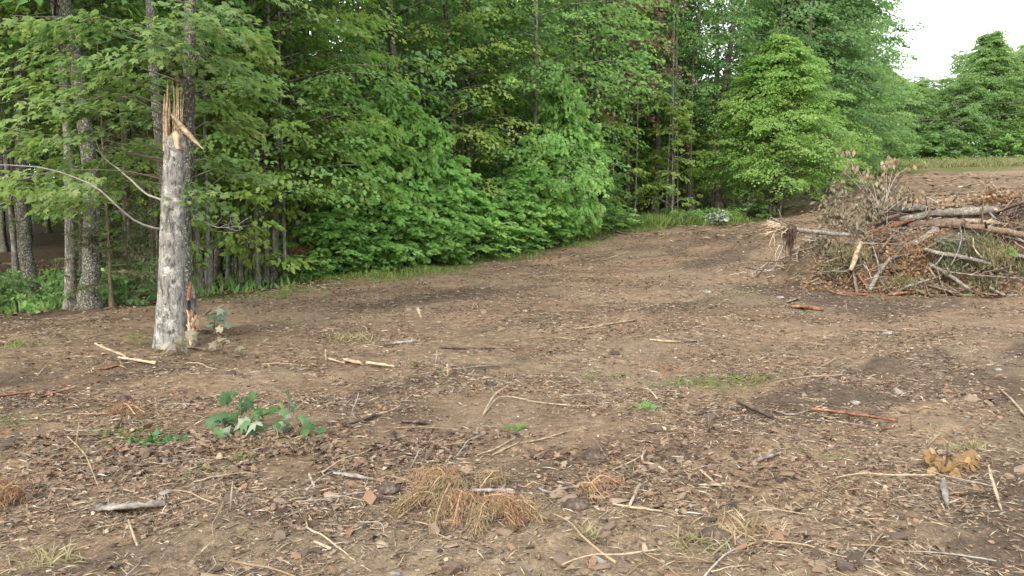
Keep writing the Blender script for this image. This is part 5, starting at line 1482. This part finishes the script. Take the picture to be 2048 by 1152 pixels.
grass_field("grass", 26000, strip, .04, .17, M['grass'], "short bright grass along the foot of the woods", 1, 1.6)
grass_field("grass", 12000, bank, .18, .5, M['grass'], "tall fresh grass on the bank below the oaks", 2, 1.4)
grass_field("grass", 26000, farf, .18, .5, M['dry'], "pale dry grass along the far edge of the field", 3, 1.8)
grass_field("grass", 16000, farf, .18, .55, M['grass'], "green grass mixed along the far edge of the field", 4, 1.8)
grass_field("ground_cover", 9000, floor_, .08, .25, M['maple'], "sparse green plants covering the shaded woods floor", 5, 3.5)


# ------------------------------------------------------------------ litter over the cleared ground
PAL = np.array([(.31, .25, .17), (.37, .31, .23), (.175, .122, .082), (.20, .125, .078), (.22, .195, .165), (.075, .056, .042), (.26, .165, .095), (.24, .18, .125), (.46, .42, .36)])


def litter(name, n, rmin, rmax, tmpl, lo, hi, wid, pal, label, seed, tilt=.35, smooth=False, dens=None, lift=.004, aniso=0.0):
    g = np.random.default_rng(seed)
    m = int(n * 2.2)
    r = np.exp(g.uniform(math.log(rmin), math.log(rmax), m)); th = g.uniform(-.64, .64, m)
    x = r * np.sin(th); y = r * np.cos(th)
    nn = fbm(x * 1.4, y * 1.4, 51, 4); d, gr, tn = masks(x, y)
    pr = np.clip(.2 + (nn - .35) * 2.6, .08, 1) * (1 - .75 * tn) * (1 - .35 * d)
    keep = g.random(m) < pr
    keep &= edge_s(x, y) < 2.5
    x, y, r = x[keep][:n], y[keep][:n], r[keep][:n]; n = len(x)
    P = np.stack([x, y, height(x, y) + lift], 1)
    a = g.uniform(0, 6.283, n)
    dd = np.stack([np.cos(a), np.sin(a) * (1 - aniso), g.normal(.0, tilt * .5, n)], 1)
    u = np.stack([g.normal(0, tilt, n), g.normal(0, tilt, n), np.ones(n)], 1)
    sz = (lo + (hi - lo) * g.random(n) ** 2) * (1 + r / 22)
    V, F, k = place(P, dd, u, sz, tmpl, wid * (1 + r / 30))
    pc = np.array([PAL[i] for i, _ in pal]); w = np.array([q for _, q in pal], float); w /= w.sum()
    ci = g.choice(len(pc), n, p=w)
    c = pc[ci] * (.65 + .7 * g.random((n, 1)))
    o = link(name, mesh_np(name, V, F, M['litter'], col=np.repeat(c, k, 0), smooth=smooth))
    return tag(o, label, "litter", kind="stuff")


litter("dead_leaves", 52000, 2.4, 34, CURL, .008, .030, .9, [(2, 5), (3, 4), (4, 1.2), (5, 2), (6, .8), (7, 3), (0, 1)], "brown leaf fragments littering the cleared ground", 1)
litter("straw", 150000, 2.4, 48, NARROW, .02, .095, .5, [(0, 4.5), (1, 2.5), (7, 4), (2, 3), (8, .3)], "dry straw and stem bits scattered over the cleared ground", 2, .25, lift=.007)
litter("wood_chips", 16000, 2.4, 50, CHIP, .006, .022, .4, [(0, 3), (1, 1.6), (5, 4), (6, 1), (2, 3), (4, 1), (8, .25)], "small wood and bark chips strewn over the cleared ground", 3, .3, lift=0)
litter("far_straw", 26000, 24, 62, NARROW, .05, .16, .8, [(0, 5), (1, 2.5), (7, 3), (2, 4), (5, 2)], "straw and wood scraps strewn over the upper field", 12, .25, lift=.01)
litter("soil_crumbs", 12000, 2.4, 16, CHIP, .006, .028, .8, [(5, 2), (2, 4), (7, 4)], "loose crumbs of soil on the cleared ground", 4, .4, lift=-.001)

def drift(name, cx, cy, ra, rb, n, label, seed):
    g = np.random.default_rng(seed); a = g.random(n) * 6.283; q = np.sqrt(g.random(n)) * (1 + .15 * g.normal(0, 1, n))
    x = cx + ra * q * np.cos(a); y = cy + rb * q * np.sin(a)
    keep = fbm(x * 3, y * 3, 19, 3) > .42; x, y = x[keep], y[keep]; n = len(x)
    P = np.stack([x, y, height(x, y) + .012 * g.random(n) + .004], 1); a = g.random(n) * 6.283
    V, F, k = place(P, np.stack([np.cos(a), np.sin(a), g.normal(0, .3, n)], 1), np.stack([g.normal(0, .5, n), g.normal(0, .5, n), np.ones(n)], 1), .022 + .035 * g.random(n) ** 2, LOBED)
    c = PAL[g.choice([2, 3, 5, 4, 7, 1], n, p=[.34, .3, .16, .03, .16, .01])] * (.5 + .65 * g.random((n, 1)))
    tag(link(name, mesh_np(name, V, F, M['litter'], col=np.repeat(c, k, 0), smooth=False)), label, "litter", kind="stuff")
b1, b2, b3 = gnd(330, 905), gnd(760, 900), gnd(1250, 950)
drift("leaf_drift", b1[0], b1[1], 1.5, .6, 2200, "drift of dark leaf litter around the left green patch", 1)
drift("leaf_drift", b2[0], b2[1], 1.4, .6, 1800, "drift of brown leaf litter behind the dead pine bough", 2)
drift("leaf_drift", b3[0], b3[1], 1.4, .55, 1500, "drift of brown leaf litter around the hook shaped stick", 3)


# dead leaves on the woods floor
def forest_litter():
    g = np.random.default_rng(8); n = 30000
    px = g.uniform(-200, 1500, n); ed = np.interp(px, EPX, EDD); D = ed + g.uniform(-.5, 14, n); x = (px - 1024) / FPX * D
    P = np.stack([x, D, height(x, D) + .01], 1); a = g.uniform(0, 6.28, n)
    V, F, k = place(P, np.stack([np.cos(a), np.sin(a), g.normal(0, .2, n)], 1), np.stack([g.normal(0, .4, n), g.normal(0, .4, n), np.ones(n)], 1), .05 + .06 * g.random(n), KITE)
    c = PAL[g.choice([2, 3, 7, 5], n)] * (.6 + .6 * g.random((n, 1)))
    tag(link("fallen_leaves", mesh_np("fallen_leaves", V, F, M['litter'], col=np.repeat(c, k, 0))), "brown fallen leaves on the shaded woods floor", "leaves", kind="stuff")
forest_litter()


# ---- countable pieces near the camera: leaves, sticks and chips, each its own object
GL = [(480, 868, "the wilting green sprig"), (950, 1010, "the dead pine bough"), (345, 692, "the snapped tree"), (1750, 600, "the pile's foot"), (1892, 948, "the golden leaf twig"), (1700, 836, "the reddish board"), (810, 688, "the whitish weathered wood"), (260, 1022, "the grey foreground slab"),
      (1480, 1070, "the dry tan tussock"), (1400, 768, "the middle field weeds"), (1385, 686, "the bluish bark piece"), (1310, 935, "the hook shaped stick"), (1000, 900, "the parallel pale sticks"), (120, 790, "the red bark at the left"), (660, 1100, "the bare pale soil"), (1215, 655, "the long stick on the track"), (720, 730, "the splintered chunk"),
      (1000, 560, "the thicket's grassy foot"), (1450, 500, "the top of the track"), (1990, 1020, "the tilted splinter"), (1540, 830, "the dark furrowed slab"), (1200, 517, "the upper slope"), (600, 620, "the grassy edge"), (245, 868, "the green patch")]
GLW = [(gnd(a, b_), c_) for a, b_, c_ in GL]


def near_g(x, y):
    q = min(GLW, key=lambda k: (k[0][0] - x) ** 2 + (k[0][1] - y) ** 2)
    dx, dy = x - q[0][0], y - q[0][1]
    return (("right of " if dx > 0 else "left of ") if abs(dx) > abs(dy) else ("behind " if dy > 0 else "in front of ")) + q[1]


def scatter_objs(name, count, meshes, rmin, rmax, smin, smax, label, cat, group, seed, tilt=.25, lift=.006, looks=None):
    g = np.random.default_rng(seed); k = 0
    while k < count:
        r = math.exp(g.uniform(math.log(rmin), math.log(rmax))); th = g.uniform(-.58, .58); x, y = r * math.sin(th), r * math.cos(th)
        nn = float(fbm(np.array([x * 1.4]), np.array([y * 1.4]), 51, 4)[0])
        if g.random() > .15 + (nn - .35) * 3: continue
        if y > 13.5 and x > 4: continue
        if float(edge_s(np.array([x]), np.array([y]))[0]) > -.5: continue
        o = link(name, meshes[k % len(meshes)]); tag(o, looks[k % len(meshes)] + ' ' + label + ', ' + near_g(x, y), cat, group)
        s = smin + (smax - smin) * g.random() ** 1.6
        o.location = (x, y, hz(x, y) + lift); o.rotation_euler = (g.normal(0, tilt), g.normal(0, tilt), g.random() * 6.28); o.scale = (s, s, s)
        k += 1


def mesh_t(name, tm, col, jit=0.0, seed=0):
    g = np.random.default_rng(seed)
    return mesh_np(name, tm[0] + g.normal(0, jit, tm[0].shape), tm[1], M['litter'], col=np.array(col), smooth=False)


LEAFM = [mesh_t("fallen_leaf", t_, PAL[c_], .07, i) for i, (t_, c_) in enumerate([(LOBED, 2), (CURL, 3), (LOBED, 7), (CURL, 2), (LOBED, 3), (CURL, 7), (CURL, 2), (LOBED, 5), (CURL, 3)])]
scatter_objs("fallen_leaf", 240, LEAFM, 3.2, 8, .035, .085, "dry leaf on soil", "leaf", "dry leaves on the foreground soil", 1, .35, .012, ["dark brown lobed", "reddish brown curled", "tan lobed", "brown curled", "reddish lobed", "light brown curled", "brown curled", "blackish lobed", "russet curled"])
import bmesh
CLD = []
for i in range(5):
    g = np.random.default_rng(750 + i); bm = bmesh.new(); bmesh.ops.create_icosphere(bm, subdivisions=2, radius=1)
    for v in bm.verts:
        kk = .75 + .55 * g.random(); v.co = Vector((v.co.x * kk * 1.2, v.co.y * kk, v.co.z * kk * .6))
    me = bpy.data.meshes.new("dirt_clod"); bm.to_mesh(me); bm.free(); me.materials.append(M['litter'])
    cc = np.ones((len(me.vertices), 4), np.float32); cc[:, :3] = [(.09, .066, .05), (.15, .11, .08), (.06, .045, .036), (.12, .085, .06), (.2, .15, .11)][i]
    ca = me.color_attributes.new("col", 'FLOAT_COLOR', 'POINT'); ca.data.foreach_set("color", cc.ravel()); CLD.append(me)
scatter_objs("dirt_clod", 200, CLD, 3.2, 17, .012, .05, "crumbly earth clod", "clod", "earth clods on the cleared ground", 5, .5, .004, ["dark brown", "brown", "blackish", "reddish brown", "light brown"])
STK = []
for i in range(10):
    g = np.random.default_rng(700 + i); c = curve_pts([(-.5, 0, 0), (-.1, g.normal(0, .05), .03), (.2, g.normal(0, .05), .02), (.5, 0, 0)], 9, .012, i)
    mb = MB(); cl = [(.38, .31, .21), (.30, .23, .15), (.15, .105, .07), (.30, .275, .24), (.22, .16, .10)][i % 5]
    mb.tube(c, np.linspace(.009, .004, 9) * (.7 + .7 * g.random()), 6, .15, i, cl)
    if i % 3 == 0: mb.tube([c[4], c[4] + [.08, .07, .02], c[4] + [.15, .12, .03]], [.006, .004, .002], 5, 0, i, cl)
    STK.append(mb.mesh("dry_stick", M['twig']))
scatter_objs("dry_stick", 230, STK, 3.3, 26, .12, .62, "loose stick", "stick", "loose dry sticks on the cleared ground", 2, .08, .015, ["forked tan", "light brown", "dark brown", "forked grey", "brown", "straight tan", "forked light brown", "slim dark", "grey", "forked brown"])
CHM = [mesh_t("bark_chip", (CHIP[0] * [1, .5, .6], CHIP[1]), PAL[c_], .03, i) for i, c_ in enumerate([5, 2, 0, 4, 7, 3])]
scatter_objs("bark_chip", 160, CHM, 3.2, 14, .04, .10, "chip on soil", "wood chip", "bark and wood chips on the cleared ground", 3, .2, .004, ["black bark", "brown bark", "tan wood", "grey wood", "light brown", "reddish bark"])
UPR = []
for i in range(4):
    mb = MB(); mb.tube([(0, 0, -.1), (.03, .01, .5), (.08, 0, 1)], [.05, .04, .015], 5, .2, i, [(.28, .22, .15), (.20, .15, .10), (.30, .275, .23), (.13, .09, .065)][i]); UPR.append(mb.mesh("stem_stub", M['twig']))
scatter_objs("stem_stub", 60, UPR, 4, 22, .05, .16, "broken stem stub", "stub", "broken stem stubs in the cleared ground", 4, .3, 0, ["tan", "brown", "pale", "dark"])

# ------------------------------------------------------------------ power lines over the far field
for (a, b_, D0, D1, lb) in [((1700, 243), (2300, 190), 62, 60, "lower power line crossing in front of the far trees"), ((1780, 205), (2300, 174), 62, 60, "upper power line crossing in front of the far trees")]:
    p0, p1 = at(*a, D0), at(*b_, D1); c = np.array([p0 + (p1 - p0) * t - np.array([0, 0, .5 * (1 - (2 * t - 1) ** 2)]) for t in np.linspace(0, 1, 20)])
    V, F, T = tube(c - p0, .010, 6)
    tag(link("power_line", mesh_np("power_line", V, [F, T], M['wire']), None, p0), lb, "cable")
